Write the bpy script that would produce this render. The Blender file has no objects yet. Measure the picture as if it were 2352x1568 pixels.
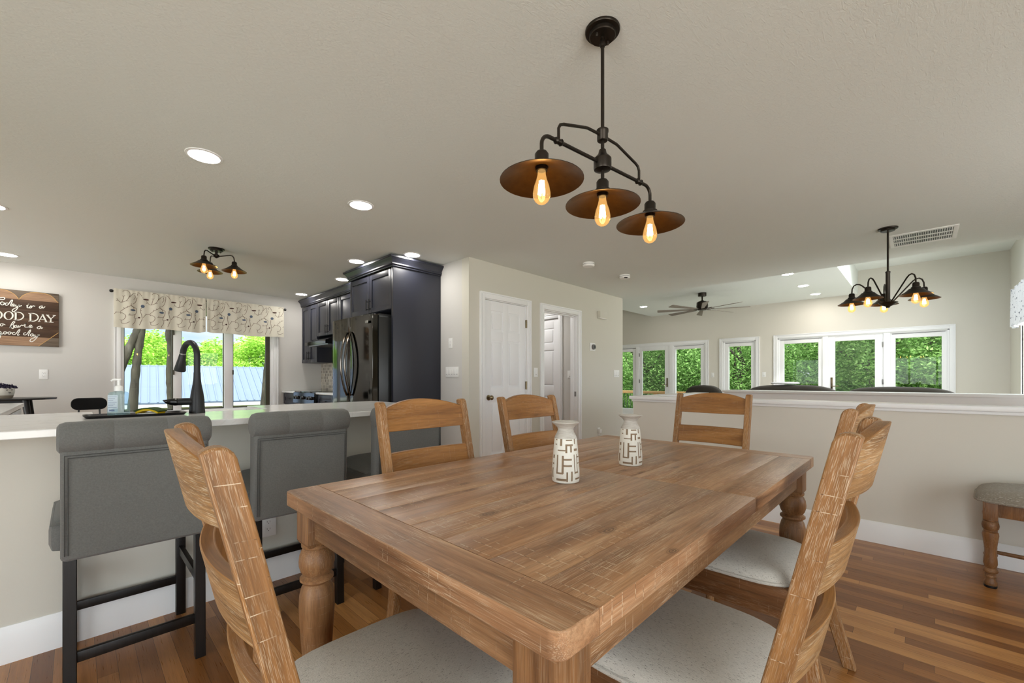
SKY_FRONT, SKY_BACK, GROUND_BACK, SUN, EXPO, LED, LED2, SKY_TOP = 1.2, 6.5, 8.0, 1.4, 0.0, 100, 130, 5.0
import bpy, bmesh, math, random
from mathutils import Vector, Matrix
PI = math.pi
SC = bpy.context.scene
COL = SC.collection
V = Vector

# ------------------------------------------------------------------ colour
def lin(c):
    c = c / 255.0
    return c / 12.92 if c <= 0.04045 else ((c + 0.055) / 1.055) ** 2.4
def rgb(r, g, b):
    return (lin(r), lin(g), lin(b), 1.0)

# ------------------------------------------------------------------ mesh builder
class MB:
    def __init__(s):
        s.v = []; s.f = []; s.m = []; s.cur = 0; s.sm = []
    def add(s, verts, faces, mi=None, smooth=False):
        o = len(s.v)
        s.v.extend([tuple(p) for p in verts])
        for f in faces:
            s.f.append(tuple(i + o for i in f)); s.m.append(s.cur if mi is None else mi); s.sm.append(smooth)
        return s
    def box(s, x0, x1, y0, y1, z0, z1, b=0.0, M=None, mi=None):
        if x0 > x1: x0, x1 = x1, x0
        if y0 > y1: y0, y1 = y1, y0
        if z0 > z1: z0, z1 = z1, z0
        b = min(b, 0.45 * min(x1 - x0, y1 - y0, z1 - z0))
        if b <= 0:
            vs = [(x, y, z) for z in (z0, z1) for y in (y0, y1) for x in (x0, x1)]
            fs = [(0, 2, 3, 1), (4, 5, 7, 6), (0, 1, 5, 4), (2, 6, 7, 3), (0, 4, 6, 2), (1, 3, 7, 5)]
        else:
            bm = bmesh.new()
            r = bmesh.ops.create_cube(bm, size=1.0)
            bmesh.ops.scale(bm, vec=(x1 - x0, y1 - y0, z1 - z0), verts=bm.verts)
            bmesh.ops.translate(bm, vec=((x0 + x1) / 2, (y0 + y1) / 2, (z0 + z1) / 2), verts=bm.verts)
            bmesh.ops.bevel(bm, geom=list(bm.edges), offset=b, segments=2, profile=0.6, affect='EDGES')
            bm.verts.index_update()
            vs = [v.co.copy() for v in bm.verts]; fs = [[v.index for v in f.verts] for f in bm.faces]
            bm.free()
        if M is not None:
            vs = [M @ V(p) for p in vs]
        return s.add(vs, fs, mi)
    def lathe(s, prof, c=(0, 0, 0), n=24, M=None, mi=None, smooth=True):
        # prof: list of (r, z); closed at r=0 ends
        vs = []; fs = []; rings = []
        for r, z in prof:
            if r < 1e-6:
                rings.append([len(vs)]); vs.append((c[0], c[1], c[2] + z))
            else:
                ring = []
                for k in range(n):
                    a = 2 * PI * k / n
                    ring.append(len(vs)); vs.append((c[0] + r * math.cos(a), c[1] + r * math.sin(a), c[2] + z))
                rings.append(ring)
        for i in range(len(rings) - 1):
            A, B = rings[i], rings[i + 1]
            for k in range(n):
                k2 = (k + 1) % n
                if len(A) == 1 and len(B) == 1: continue
                if len(A) == 1: fs.append((A[0], B[k2], B[k]))
                elif len(B) == 1: fs.append((A[k], A[k2], B[0]))
                else: fs.append((A[k], A[k2], B[k2], B[k]))
        if M is not None: vs = [M @ V(p) for p in vs]
        return s.add(vs, fs, mi, smooth)
    def tube(s, pts, r, n=10, mi=None, cap=True, sq=None):
        # circular (or rectangular via sq=(w,h)) sweep along pts; r may be a list
        pts = [V(p) for p in pts]
        N = len(pts)
        if not isinstance(r, (list, tuple)): r = [r] * N
        vs = []; fs = []
        t0 = (pts[1] - pts[0]).normalized()
        up = V((0, 0, 1)) if abs(t0.z) < 0.9 else V((1, 0, 0))
        nrm = (up - t0 * up.dot(t0)).normalized()
        for i, p in enumerate(pts):
            if i == 0: t = t0
            elif i == N - 1: t = (pts[i] - pts[i - 1]).normalized()
            else:
                t = ((pts[i] - pts[i - 1]).normalized() + (pts[i + 1] - pts[i]).normalized())
                t = t.normalized() if t.length > 1e-6 else (pts[i + 1] - pts[i]).normalized()
            nrm = (nrm - t * nrm.dot(t))
            nrm = nrm.normalized() if nrm.length > 1e-6 else t.orthogonal().normalized()
            bn = t.cross(nrm)
            for k in range(n):
                a = 2 * PI * k / n
                vs.append(p + (nrm * math.cos(a) + bn * math.sin(a)) * r[i])
        for i in range(N - 1):
            for k in range(n):
                k2 = (k + 1) % n
                fs.append((i * n + k, i * n + k2, (i + 1) * n + k2, (i + 1) * n + k))
        if cap:
            fs.append(tuple(reversed(range(n)))); fs.append(tuple((N - 1) * n + k for k in range(n)))
        return s.add(vs, fs, mi, True)
    def cyl(s, p0, p1, r0, r1=None, n=16, mi=None):
        r1 = r0 if r1 is None else r1
        return s.tube([p0, p1], [r0, r1], n, mi)
    def prism(s, poly, z0, z1, M=None, mi=None):
        # poly: list of (x,y) CCW, extruded z0..z1
        n = len(poly)
        vs = [(x, y, z0) for x, y in poly] + [(x, y, z1) for x, y in poly]
        fs = [tuple(reversed(range(n))), tuple(range(n, 2 * n))]
        for k in range(n):
            k2 = (k + 1) % n
            fs.append((k, k2, n + k2, n + k))
        if M is not None: vs = [M @ V(p) for p in vs]
        return s.add(vs, fs, mi)
    def sweep(s, path, prof, closed=False, mi=None):
        # path: XY polyline (with z); profile (out, z) with 'out' to the LEFT of the path direction
        pts = [V((p[0], p[1], p[2] if len(p) > 2 else 0)) for p in path]
        N = len(pts); vs = []; fs = []; m = len(prof)
        def left(a, b):
            d = (b - a); d.z = 0; d.normalize(); return V((-d.y, d.x, 0))
        for i in range(N):
            if closed:
                l1 = left(pts[i - 1], pts[i]); l2 = left(pts[i], pts[(i + 1) % N])
            else:
                l1 = left(pts[max(i - 1, 0)], pts[max(i, 1)]) if i > 0 else left(pts[0], pts[1])
                l2 = left(pts[i], pts[i + 1]) if i < N - 1 else l1
            mm = (l1 + l2); mm = mm / max(1e-6, mm.length_squared) * 2 if mm.length > 1e-6 else l1
            for o, z in prof: vs.append(pts[i] + mm * o + V((0, 0, z)))
        R = N if closed else N - 1
        for i in range(R):
            j = (i + 1) % N
            for k in range(m):
                k2 = (k + 1) % m
                fs.append((i * m + k, j * m + k, j * m + k2, i * m + k2))
        if not closed:
            fs.append(tuple(range(m))); fs.append(tuple((N - 1) * m + k for k in reversed(range(m))))
        return s.add(vs, fs, mi)
    def grid(s, fn, nu, nv, closed_u=False, mi=None, smooth=True):
        vs = []; fs = []
        cu = nu if closed_u else nu + 1
        for j in range(nv + 1):
            for i in range(cu): vs.append(fn(i / nu, j / nv))
        for j in range(nv):
            for i in range(nu):
                i2 = (i + 1) % cu if closed_u else i + 1
                fs.append((j * cu + i, j * cu + i2, (j + 1) * cu + i2, (j + 1) * cu + i))
        return s.add(vs, fs, mi, smooth)
    def build(s, name, mats, parent=None, ang=35, loc=None, recalc=True, flat=None):
        me = bpy.data.meshes.new(name)
        me.from_pydata(s.v, [], s.f)
        if not isinstance(mats, (list, tuple)): mats = [mats]
        for m in mats: me.materials.append(m)
        me.polygons.foreach_set('material_index', s.m)
        if recalc:
            bm = bmesh.new(); bm.from_mesh(me)
            bmesh.ops.recalc_face_normals(bm, faces=bm.faces)
            bm.to_mesh(me); bm.free()
        me.polygons.foreach_set('use_smooth', [True] * len(me.polygons) if ang else [False] * len(me.polygons))
        if ang: me.set_sharp_from_angle(angle=math.radians(ang))
        # grain coordinates: the straightened-out position of each vertex
        at_ = me.attributes.new('flat', 'FLOAT_VECTOR', 'POINT')
        buf = []
        for v in me.vertices: buf.extend(flat(v.co) if flat else v.co)
        at_.data.foreach_set('vector', buf)
        me.update()
        o = bpy.data.objects.new(name, me)
        COL.objects.link(o)
        if parent is not None: o.parent = parent
        if loc is not None: o.location = loc
        return o

def tag(o, label=None, cat=None, group=None, kind=None):
    if label: o['label'] = label
    if cat: o['category'] = cat
    if group: o['group'] = group
    if kind: o['kind'] = kind
    return o
def thing(name, label, cat, loc=(0, 0, 0), rz=0.0, group=None, kind=None):
    o = bpy.data.objects.new(name, None)
    o.empty_display_size = 0.1
    COL.objects.link(o)
    o.location = loc; o.rotation_euler = (0, 0, rz)
    return tag(o, label, cat, group, kind)
def kids(o): return [c for c in bpy.data.objects if c.parent == o]
def dup(root, loc, rz=None, label=None, group=None, par=None):
    r = root.copy(); COL.objects.link(r)
    if par is not None: r.parent = par
    if loc is not None: r.location = loc
    if rz is not None: r.rotation_euler = (0, 0, rz)
    if label: r['label'] = label
    if group: r['group'] = group
    for ch in kids(root): dup(ch, None, None, par=r)
    return r
def struct(o, label, cat): return tag(o, label, cat, kind='structure')

# ------------------------------------------------------------------ materials
class NT:
    def __init__(s, name, world=None):
        if world is None:
            s.mat = bpy.data.materials.new(name); s.mat.use_nodes = True; s.t = s.mat.node_tree
        else:
            s.mat = world; world.use_nodes = True; s.t = world.node_tree
        s.t.nodes.clear()
    def n(s, ty, ins=None, **at):
        nd = s.t.nodes.new(ty)
        for k, v in at.items(): setattr(nd, k, v)
        if ins:
            for k, v in ins.items():
                sock = nd.inputs[k]
                if isinstance(v, bpy.types.NodeSocket): s.t.links.new(v, sock)
                else: sock.default_value = v
        return nd
    def link(s, a, b): s.t.links.new(a, b)
    def math(s, op, a, b=0.0, c=0.0, clamp=False):
        nd = s.n('ShaderNodeMath', {0: a, 1: b, 2: c}, operation=op); nd.use_clamp = clamp
        return nd.outputs[0]
    def vmath(s, op, a, b=(0, 0, 0)):
        nd = s.n('ShaderNodeVectorMath', {0: a, 1: b}, operation=op)
        return nd.outputs['Value'] if op in ('DOT_PRODUCT', 'LENGTH', 'DISTANCE') else nd.outputs[0]
    def mix(s, f, a, b, blend='MIX'):
        nd = s.n('ShaderNodeMix', data_type='RGBA', blend_type=blend)
        for i, v in ((0, f), (6, a), (7, b)):
            if isinstance(v, bpy.types.NodeSocket): s.t.links.new(v, nd.inputs[i])
            else: nd.inputs[i].default_value = v
        return nd.outputs[2]
    def ramp(s, f, stops, interp='LINEAR'):
        nd = s.n('ShaderNodeValToRGB', {0: f}); cr = nd.color_ramp; cr.interpolation = interp
        while len(cr.elements) < len(stops): cr.elements.new(0.5)
        for e, (p, c) in zip(cr.elements, stops):
            e.position = p; e.color = c if len(c) == 4 else (*c, 1)
        return nd.outputs[0]
    def smooth(s, f, a, b):
        nd = s.n('ShaderNodeMapRange', {0: f, 1: a, 2: b, 3: 0.0, 4: 1.0}); nd.interpolation_type = 'SMOOTHSTEP'; nd.clamp = True
        return nd.outputs[0]
    def noise(s, vec, scale=5.0, detail=3.0, rough=0.5, dist=0.0):
        return s.n('ShaderNodeTexNoise', {'Vector': vec, 'Scale': scale, 'Detail': detail, 'Roughness': rough, 'Distortion': dist}).outputs[0]
    def mapping(s, vec, scale=(1, 1, 1), rot=(0, 0, 0), loc=(0, 0, 0)):
        return s.n('ShaderNodeMapping', {'Vector': vec, 'Scale': scale, 'Rotation': rot, 'Location': loc}).outputs[0]
    def obj(s): return s.n('ShaderNodeTexCoord').outputs['Object']
    def rand(s): return s.n('ShaderNodeObjectInfo').outputs['Random']
    def island(s): return s.n('ShaderNodeNewGeometry').outputs['Random Per Island']
    def bump(s, h, strength=0.2, dist=0.01):
        return s.n('ShaderNodeBump', {'Strength': strength, 'Distance': dist, 'Height': h}).outputs[0]
    def out(s, sh, world=False):
        o = s.n('ShaderNodeOutputWorld' if world else 'ShaderNodeOutputMaterial')
        s.link(sh, o.inputs[0]); return s.mat
    def bsdf(s, **k):
        names = {'color': 'Base Color', 'rough': 'Roughness', 'metal': 'Metallic', 'normal': 'Normal', 'spec': 'Specular IOR Level',
                 'emis': 'Emission Color', 'estr': 'Emission Strength', 'coat': 'Coat Weight', 'crough': 'Coat Roughness',
                 'trans': 'Transmission Weight', 'ior': 'IOR', 'sheen': 'Sheen Weight', 'alpha': 'Alpha', 'aniso': 'Anisotropic'}
        return s.n('ShaderNodeBsdfPrincipled', {names[a]: b for a, b in k.items()}).outputs[0]

def plain(name, col, rough=0.5, metal=0.0, spec=0.5, bump=None, var=0.0):
    t = NT(name); co = t.obj(); k = dict(color=col, rough=rough, metal=metal, spec=spec)
    if var:
        f = t.noise(co, 6, 4, 0.6)
        k['color'] = t.mix(t.math('MULTIPLY', f, var), col, (col[0] * .55, col[1] * .55, col[2] * .55, 1))
    if bump:
        k['normal'] = t.bump(t.noise(co, bump[0], 4, 0.6), bump[1], bump[2])
    return t.out(t.bsdf(**k))

def wood(name, dark, mid, light, axis='X', wash=0.0, saw=0.0, rough=0.5, fine=520., tint=0.2, bump=0.25, band=22., washcol=None, spec=0.35, fibre=0.5, pitch=36., wlen=30., washf=850., lw=.0007, pth=.40, sden=0.0, knots=0.0):
    t = NT(name); co = t.n('ShaderNodeAttribute', attribute_name='flat').outputs['Vector']
    r = t.math('ADD', t.math('MULTIPLY', t.rand(), 7.3), t.math('MULTIPLY', t.island(), 23.7))
    co = t.vmath('ADD', co, t.n('ShaderNodeCombineXYZ', {0: r, 1: r, 2: r}).outputs[0])
    def ax(a, b):
        v = [b, b, b]; v['XYZ'.index(axis)] = a; return tuple(v)
    f1 = t.noise(t.mapping(co, ax(1.5, band)), 1, 6, 0.62, 0.8)
    f2 = t.noise(t.mapping(co, ax(18, fine)), 1, 3, 0.6)
    f3 = t.noise(t.mapping(co, ax(5, fine * .3)), 1, 3, 0.6)
    c = t.ramp(f1, [(0.28, dark), (0.5, mid), (0.72, light)])
    c = t.mix(fibre, c, t.ramp(f3, [(0.32, (.62, .60, .58, 1)), (0.6, (1.08, 1.08, 1.08, 1))]), 'MULTIPLY')
    c = t.mix(fibre * .8, c, t.ramp(f2, [(0.32, (.55, .53, .5, 1)), (0.58, (1.06, 1.06, 1.06, 1))]), 'MULTIPLY')
    hs = t.n('ShaderNodeHueSaturation', {'Color': c, 'Value': t.math('ADD', 1.0 - tint / 2, t.math('MULTIPLY', t.island(), tint)), 'Saturation': 1.0})
    c = hs.outputs[0]
    h = f2
    wc = washcol or rgb(222, 203, 174)
    if wash:
        st = t.noise(t.mapping(co, ax(wlen, washf), loc=(3, 1, 2)), 1, 2, 0.55)
        pt = t.noise(t.mapping(co, ax(3.2, 8)), 1, 4, 0.65)
        m = t.math('MULTIPLY', t.smooth(st, 0.53, 0.62), t.smooth(pt, pth, pth + .27))
        c = t.mix(t.math('MULTIPLY', m, wash, clamp=True), c, wc)
        h = t.math('SUBTRACT', h, t.math('MULTIPLY', m, .5))
    if saw:
        sp = t.n('ShaderNodeSeparateXYZ', {0: co}); al = sp.outputs['XYZ'.index(axis)]
        wob = t.math('MULTIPLY', t.math('SUBTRACT', t.noise(t.mapping(co, ax(6, 9)), 1, 2), .5), .30)
        p = t.math('ADD', t.math('MULTIPLY', al, pitch), wob)
        cell = t.math('FLOOR', p); fr = t.math('SUBTRACT', t.math('FRACT', p), .5)
        wn = t.n('ShaderNodeTexWhiteNoise', {1: cell}, noise_dimensions='1D')
        rv = wn.outputs[0]
        off = t.math('MULTIPLY', t.math('SUBTRACT', rv, .5), .5)
        ln = t.smooth(t.math('ABSOLUTE', t.math('SUBTRACT', fr, off)), lw * pitch * 1.5, lw * pitch * .6)
        o2 = t.math('MULTIPLY', rv, 50.0)
        pv = t.mapping(co, ax(0.6, 16)); pv = t.vmath('ADD', pv, t.n('ShaderNodeCombineXYZ', {0: o2, 1: o2, 2: o2}).outputs[0])
        m2 = t.math('MULTIPLY', ln, t.smooth(t.noise(pv, 1, 2), .50 - sden, .56 - sden))
        pt2 = t.noise(t.mapping(co, ax(2.6, 7), loc=(9, 4, 6)), 1.0, 3, 0.6)
        m2 = t.math('MULTIPLY', m2, t.smooth(pt2, 0.44 - sden * .4, 0.54 - sden * .4))
        br = t.noise(t.mapping(co, ax(8, 110)), 1, 2)
        c = t.mix(t.math('MULTIPLY', m2, saw, clamp=True), c, t.mix(t.smooth(br, .40, .52), (dark[0] * .55, dark[1] * .5, dark[2] * .5, 1), wc))
        h = t.math('SUBTRACT', h, t.math('MULTIPLY', m2, 0.8))
    if knots:
        kv = t.mapping(co, ax(3.1, 7.0), loc=(.3, .7, .1))
        vo = t.n('ShaderNodeTexVoronoi', {'Vector': t.vmath('ADD', kv, t.n('ShaderNodeCombineXYZ', {0: t.math('MULTIPLY', t.noise(co, 9, 2), .25), 1: t.math('MULTIPLY', t.noise(co, 11, 2), .25), 2: 0.0}).outputs[0]), 'Scale': 1.0}, voronoi_dimensions='2D')
        ds = vo.outputs['Distance']
        kr = t.math('MULTIPLY', t.smooth(ds, .115, .03), t.smooth(t.n('ShaderNodeSeparateColor', {0: vo.outputs['Color']}).outputs[0], .62, .70))
        rg = t.math('ADD', .55, t.math('MULTIPLY', t.math('SINE', t.math('MULTIPLY', ds, 190.0)), .3))
        c = t.mix(t.math('MULTIPLY', kr, t.math('MULTIPLY', rg, knots), clamp=True), c, (dark[0] * .35, dark[1] * .3, dark[2] * .3, 1))
    return t.out(t.bsdf(color=c, rough=rough, spec=spec, normal=t.bump(h, bump, 0.0012)))

M = {}
def build_materials():
    # painted walls and ceiling
    def paint(name, col, sc=160, st=0.10):
        t = NT(name); co = t.obj()
        c = t.mix(t.math('MULTIPLY', t.noise(co, 1.1, 3, .5), .10), col, (col[0] * .82, col[1] * .82, col[2] * .84, 1))
        return t.out(t.bsdf(color=c, rough=.62, spec=.25, normal=t.bump(t.noise(co, sc, 3, .6), st, .002)))
    M['wall'] = paint('wall_paint', rgb(211, 208, 197))
    M['wall2'] = paint('wall_paint_cool', rgb(208, 206, 202))
    M['wall3'] = paint('wall_paint_warm', rgb(219, 215, 205))
    t = NT('ceiling_paint'); co = t.obj()
    sw = t.noise(t.mapping(co, (26, 60, 1), (0, 0, .7)), 1, 4, .65, 1.6)
    M['ceil'] = t.out(t.bsdf(color=rgb(226, 230, 226), rough=.7, spec=.2, normal=t.bump(sw, .5, .004)))
    M['white'] = plain('white_trim', rgb(240, 241, 242), .35, bump=(30, .02, .001))
    M['doorwhite'] = plain('white_door_paint', rgb(240, 241, 243), .38, bump=(60, .03, .001))
    M['plastic'] = plain('white_plastic', rgb(238, 238, 236), .3)
    M['plasticd'] = plain('grey_slot', rgb(110, 110, 110), .4)
    M['blackp'] = plain('black_plastic', rgb(22, 22, 23), .35)
    M['bronze'] = plain('dark_bronze', rgb(50, 44, 38), .36, .75, bump=(180, .05, .001))
    t = NT('shade_inner_brass'); co = t.obj()
    M['brass_in'] = t.out(t.bsdf(color=t.mix(t.noise(co, 40, 3), rgb(120, 88, 50), rgb(88, 62, 36)), rough=.36, metal=.85))
    M['nickel'] = plain('antique_brass', rgb(140, 126, 100), .25, 1.0)
    M['steel'] = plain('brushed_steel', rgb(170, 170, 170), .3, 1.0)
    # floor strips along Y
    t = NT('oak_strip_floor'); co = t.obj()
    sp = t.n('ShaderNodeSeparateXYZ', {0: co})
    row = t.math('FLOOR', t.math('DIVIDE', sp.outputs[0], .057))
    wn = t.n('ShaderNodeTexWhiteNoise', {1: row}, noise_dimensions='1D').outputs[0]
    rot = t.n('ShaderNodeCombineXYZ', {0: t.math('ADD', sp.outputs[1], t.math('MULTIPLY', wn, 7.0)), 1: sp.outputs[0], 2: 0.0}).outputs[0]
    bk = t.n('ShaderNodeTexBrick', {'Vector': rot, 'Color1': (0, 0, 0, 1), 'Color2': (1, 1, 1, 1), 'Mortar': (.5, .5, .5, 1), 'Scale': 1.0, 'Mortar Size': .0006,
             'Mortar Smooth': .1, 'Bias': 0.0, 'Brick Width': .8, 'Row Height': .057}, offset=0.0)
    tone = t.n('ShaderNodeSeparateColor', {0: bk.outputs[0]}).outputs[0]
    off = t.math('MULTIPLY', tone, 31.0)
    co2 = t.vmath('ADD', co, t.n('ShaderNodeCombineXYZ', {0: off, 1: off, 2: 0.0}).outputs[0])
    g1 = t.noise(t.mapping(co2, (34, 1.6, 1)), 1, 5, .62, .6)
    g2 = t.noise(t.mapping(co2, (330, 9, 1)), 1, 3, .6)
    c = t.ramp(tone, [(0, rgb(124, 78, 40)), (.35, rgb(154, 102, 54)), (.7, rgb(174, 120, 67)), (1, rgb(202, 148, 90))])
    c = t.mix(.55, c, t.ramp(g1, [(.25, (.55, .5, .45, 1)), (.6, (1.1, 1.1, 1.1, 1))]), 'MULTIPLY')
    c = t.mix(.4, c, t.ramp(g2, [(.3, (.5, .47, .42, 1)), (.6, (1.05, 1.05, 1.05, 1))]), 'MULTIPLY')
    c = t.mix(bk.outputs['Fac'], c, rgb(70, 40, 20))
    M['floor'] = t.out(t.bsdf(color=c, rough=t.math('ADD', .22, t.math('MULTIPLY', g2, .16)), spec=.5, normal=t.bump(t.math('SUBTRACT', g2, bk.outputs['Fac']), .08, .002)))
    # dining set wood
    tw = (rgb(122, 87, 60), rgb(168, 125, 90), rgb(200, 161, 124))
    M['tabx'] = wood('table_wood_long', *tw, axis='X', wash=.62, saw=.6, rough=.31, tint=.16, band=15, pitch=30, washf=700, wlen=14, lw=.0009, sden=.07, knots=.9)
    M['taby'] = wood('table_wood_cross', *tw, axis='Y', wash=.6, saw=.55, rough=.38, tint=.12, band=15, washf=700, wlen=16, lw=.0009)
    M['tabz'] = wood('table_wood_leg', rgb(104, 72, 46), rgb(140, 100, 64), rgb(164, 122, 82), axis='Z', wash=.22, saw=.1, rough=.42, band=16, wlen=14)
    M['apx'] = wood('apron_wood_long', rgb(102, 74, 50), rgb(136, 100, 68), rgb(158, 120, 84), axis='X', wash=.5, saw=.4, rough=.45)
    M['apy'] = wood('apron_wood_cross', rgb(102, 74, 50), rgb(136, 100, 68), rgb(158, 120, 84), axis='Y', wash=.5, saw=.4, rough=.45)
    cw = (rgb(110, 76, 42), rgb(147, 103, 59), rgb(170, 125, 77))
    M['chz'] = wood('chair_wood_upright', *cw, axis='Z', wash=.5, saw=.75, rough=.48, band=20, pitch=26, wlen=36, washf=900, fine=700, lw=.0006, pth=.30)
    M['chy'] = wood('chair_wood_cross', rgb(118, 85, 50), rgb(160, 121, 77), rgb(188, 150, 104), axis='Y', wash=.55, saw=.0, rough=.55, band=20, fine=700, bump=1.0, fibre=.8, wlen=24, washf=640, pth=.30)
    M['chf'] = wood('chair_slat_face', rgb(116, 76, 37), rgb(156, 107, 55), rgb(178, 128, 73), axis='Y', wash=.16, saw=.12, rough=.45, band=14, fine=480, bump=.15, fibre=.45)
    M['chx'] = wood('chair_wood_rail', rgb(100, 66, 38), rgb(130, 88, 54), rgb(152, 108, 70), axis='X', wash=.35, saw=.2, rough=.5)
    M['bench_w'] = wood('bench_wood', rgb(92, 60, 34), rgb(124, 84, 50), rgb(148, 106, 66), axis='Z', wash=.3, rough=.42)
    M['edge'] = plain('worn_pale_edge', rgb(206, 178, 146), .6)
    # fabrics
    def fabric(name, a, b, dash=None, sc=700, st=.5):
        t = NT(name); co = t.obj()
        f = t.noise(co, sc * .5, 2, .7); g = t.noise(co, 9, 3, .6)
        c = t.mix(f, a, b)
        if dash:
            d = t.noise(t.mapping(co, (120, 480, 300), (0, 0, .18)), 1, 2, .6)
            c = t.mix(t.math('MULTIPLY', t.smooth(d, .60, .68), .75), c, dash)
            d2 = t.noise(t.mapping(co, (70, 420, 300), (0, 0, .18), (3, 5, 1)), 1, 2, .6)
            c = t.mix(t.math('MULTIPLY', t.smooth(d2, .56, .66), .5), c, rgb(226, 222, 212))
        c = t.mix(t.math('MULTIPLY', g, .22), c, (a[0] * .5, a[1] * .5, a[2] * .5, 1))
        return t.out(t.bsdf(color=c, rough=.92, spec=.15, sheen=.15, normal=t.bump(f, st, .002)))
    M['seat'] = fabric('seat_tweed', rgb(198, 193, 182), rgb(222, 218, 208), rgb(112, 106, 99))
    M['stool'] = fabric('charcoal_felt', rgb(90, 91, 89), rgb(120, 120, 117), sc=420, st=.3)
    M['stoolseam'] = fabric('charcoal_seam', rgb(64, 64, 63), rgb(78, 78, 77), sc=900, st=.2)
    M['benchf'] = fabric('bench_fabric', rgb(132, 124, 112), rgb(156, 148, 136), rgb(104, 97, 89))
    M['sofa'] = fabric('dark_sofa_suede', rgb(52, 48, 42), rgb(68, 63, 55), sc=500, st=.3)
    M['pillow'] = fabric('white_pillow', rgb(226, 226, 228), rgb(240, 240, 240), sc=600, st=.2)
    M['blackf'] = fabric('black_upholstery', rgb(20, 20, 21), rgb(30, 30, 31), sc=700, st=.2)
    M['espresso'] = wood('espresso_wood', rgb(16, 13, 12), rgb(22, 18, 16), rgb(29, 24, 21), axis='Z', rough=.35, tint=.1, bump=.05)
    # kitchen
    t = NT('white_quartz'); co = t.obj()
    vn = t.noise(co, 3, 6, .62, 1.4)
    M['quartz'] = t.out(t.bsdf(color=t.mix(t.math('MULTIPLY', t.smooth(t.math('ABSOLUTE', t.math('SUBTRACT', vn, .5)), .03, 0), .35), rgb(226, 226, 225), rgb(198, 197, 195)), rough=.12, spec=.5))
    M['navy'] = plain('navy_cabinet_paint', rgb(39, 41, 51), .36, bump=(90, .03, .001))
    M['greycab'] = plain('pale_grey_cabinet_paint', rgb(196, 196, 196), .4)
    t = NT('black_stainless'); co = t.obj()
    M['bst'] = t.out(t.bsdf(color=rgb(80, 79, 76), rough=.07, metal=1.0))
    M['bstd'] = plain('black_stainless_handle', rgb(96, 90, 84), .14, 1.0)
    M['fside'] = plain('fridge_side_charcoal', rgb(46, 47, 47), .3, .3)
    M['black_glass'] = plain('black_glass', rgb(9, 9, 10), .06)
    M['matteblack'] = plain('matte_black_metal', rgb(33, 33, 34), .42, .3)
    t = NT('mosaic_tile'); co = t.obj()
    mp = t.mapping(co, (1, 1, 1), (0, PI / 2, 0))
    sx = t.n('ShaderNodeSeparateXYZ', {0: co})
    mp = t.n('ShaderNodeCombineXYZ', {0: sx.outputs[1], 1: sx.outputs[2], 2: 0.0}).outputs[0]
    bk = t.n('ShaderNodeTexBrick', {'Vector': mp, 'Color1': rgb(196, 188, 172), 'Color2': rgb(108, 100, 90), 'Mortar': rgb(190, 186, 178), 'Scale': 1., 'Mortar Size': .003,
        'Brick Width': .05, 'Row Height': .05}, offset=.5)
    M['tile'] = t.out(t.bsdf(color=bk.outputs[0], rough=.3))
    # glass: thin pane, see-through with a mirror sheen
    def fres(t, base=.026):
        fc = t.n('ShaderNodeLayerWeight', {0: .5}).outputs[1]
        return t.math('ADD', base, t.math('MULTIPLY', t.math('POWER', fc, 5.0), 1 - base))
    t = NT('window_glass')
    ms = t.n('ShaderNodeMixShader', {0: fres(t), 1: t.n('ShaderNodeBsdfTransparent', {0: (.97, .985, .975, 1)}).outputs[0], 2: t.n('ShaderNodeBsdfGlossy', {'Roughness': 0.0}).outputs[0]})
    M['glass'] = t.out(ms.outputs[0])
    t = NT('insect_screen')
    ms = t.n('ShaderNodeMixShader', {0: .36, 1: t.n('ShaderNodeBsdfTransparent', {0: (1, 1, 1, 1)}).outputs[0], 2: t.n('ShaderNodeBsdfDiffuse', {0: rgb(92, 94, 94)}).outputs[0]})
    M['screen'] = t.out(ms.outputs[0])
    # light sources
    def emit(name, col, st):
        t = NT(name); return t.out(t.n('ShaderNodeEmission', {0: col, 1: st}).outputs[0])
    M['led'] = emit('led_disc', (1, .96, .90, 1), LED)
    M['led3'] = emit('added_hall_led_disc', (1, .97, .93, 1), 220)  # for the added lamp past the doorway
    M['led2'] = emit('led_disc_living', (1, .94, .87, 1), LED2)
    M['fil'] = emit('glowing_filament', (1, .74, .40, 1), 60)
    t = NT('amber_bulb_glass')
    a = t.n('ShaderNodeBsdfTransparent', {0: (1, .80, .46, 1)}).outputs[0]
    e = t.n('ShaderNodeEmission', {0: (1, .60, .22, 1), 1: .40}).outputs[0]
    s1 = t.n('ShaderNodeAddShader', {0: a, 1: e}).outputs[0]
    fr = fres(t, .03)
    M['bulb'] = t.out(t.n('ShaderNodeMixShader', {0: fr, 1: s1, 2: t.n('ShaderNodeBsdfGlossy', {'Roughness': .03}).outputs[0]}).outputs[0])
    # soap bottle
    t = NT('clear_soap'); fr = fres(t, .03)
    a = t.n('ShaderNodeMixShader', {0: .16, 1: t.n('ShaderNodeBsdfTransparent', {0: (.86, .95, .96, 1)}).outputs[0], 2: t.n('ShaderNodeBsdfDiffuse', {0: rgb(168, 205, 212)}).outputs[0]}).outputs[0]
    M['soap'] = t.out(t.n('ShaderNodeMixShader', {0: fr, 1: a, 2: t.n('ShaderNodeBsdfGlossy', {'Roughness': .05}).outputs[0]}).outputs[0])
    M['label'] = plain('pale_blue_label', rgb(206, 220, 230), .5)
    M['labelink'] = plain('label_ink', rgb(118, 134, 166), .5)
    M['yellow'] = plain('yellow_handle', rgb(228, 190, 12), .35)
    M['green'] = plain('green_scrub_pad', rgb(62, 84, 40), .9, bump=(300, .6, .003))
    # vases
    M['vw'] = plain('vase_white', rgb(232, 231, 222), .55, bump=(120, .05, .001))
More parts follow.
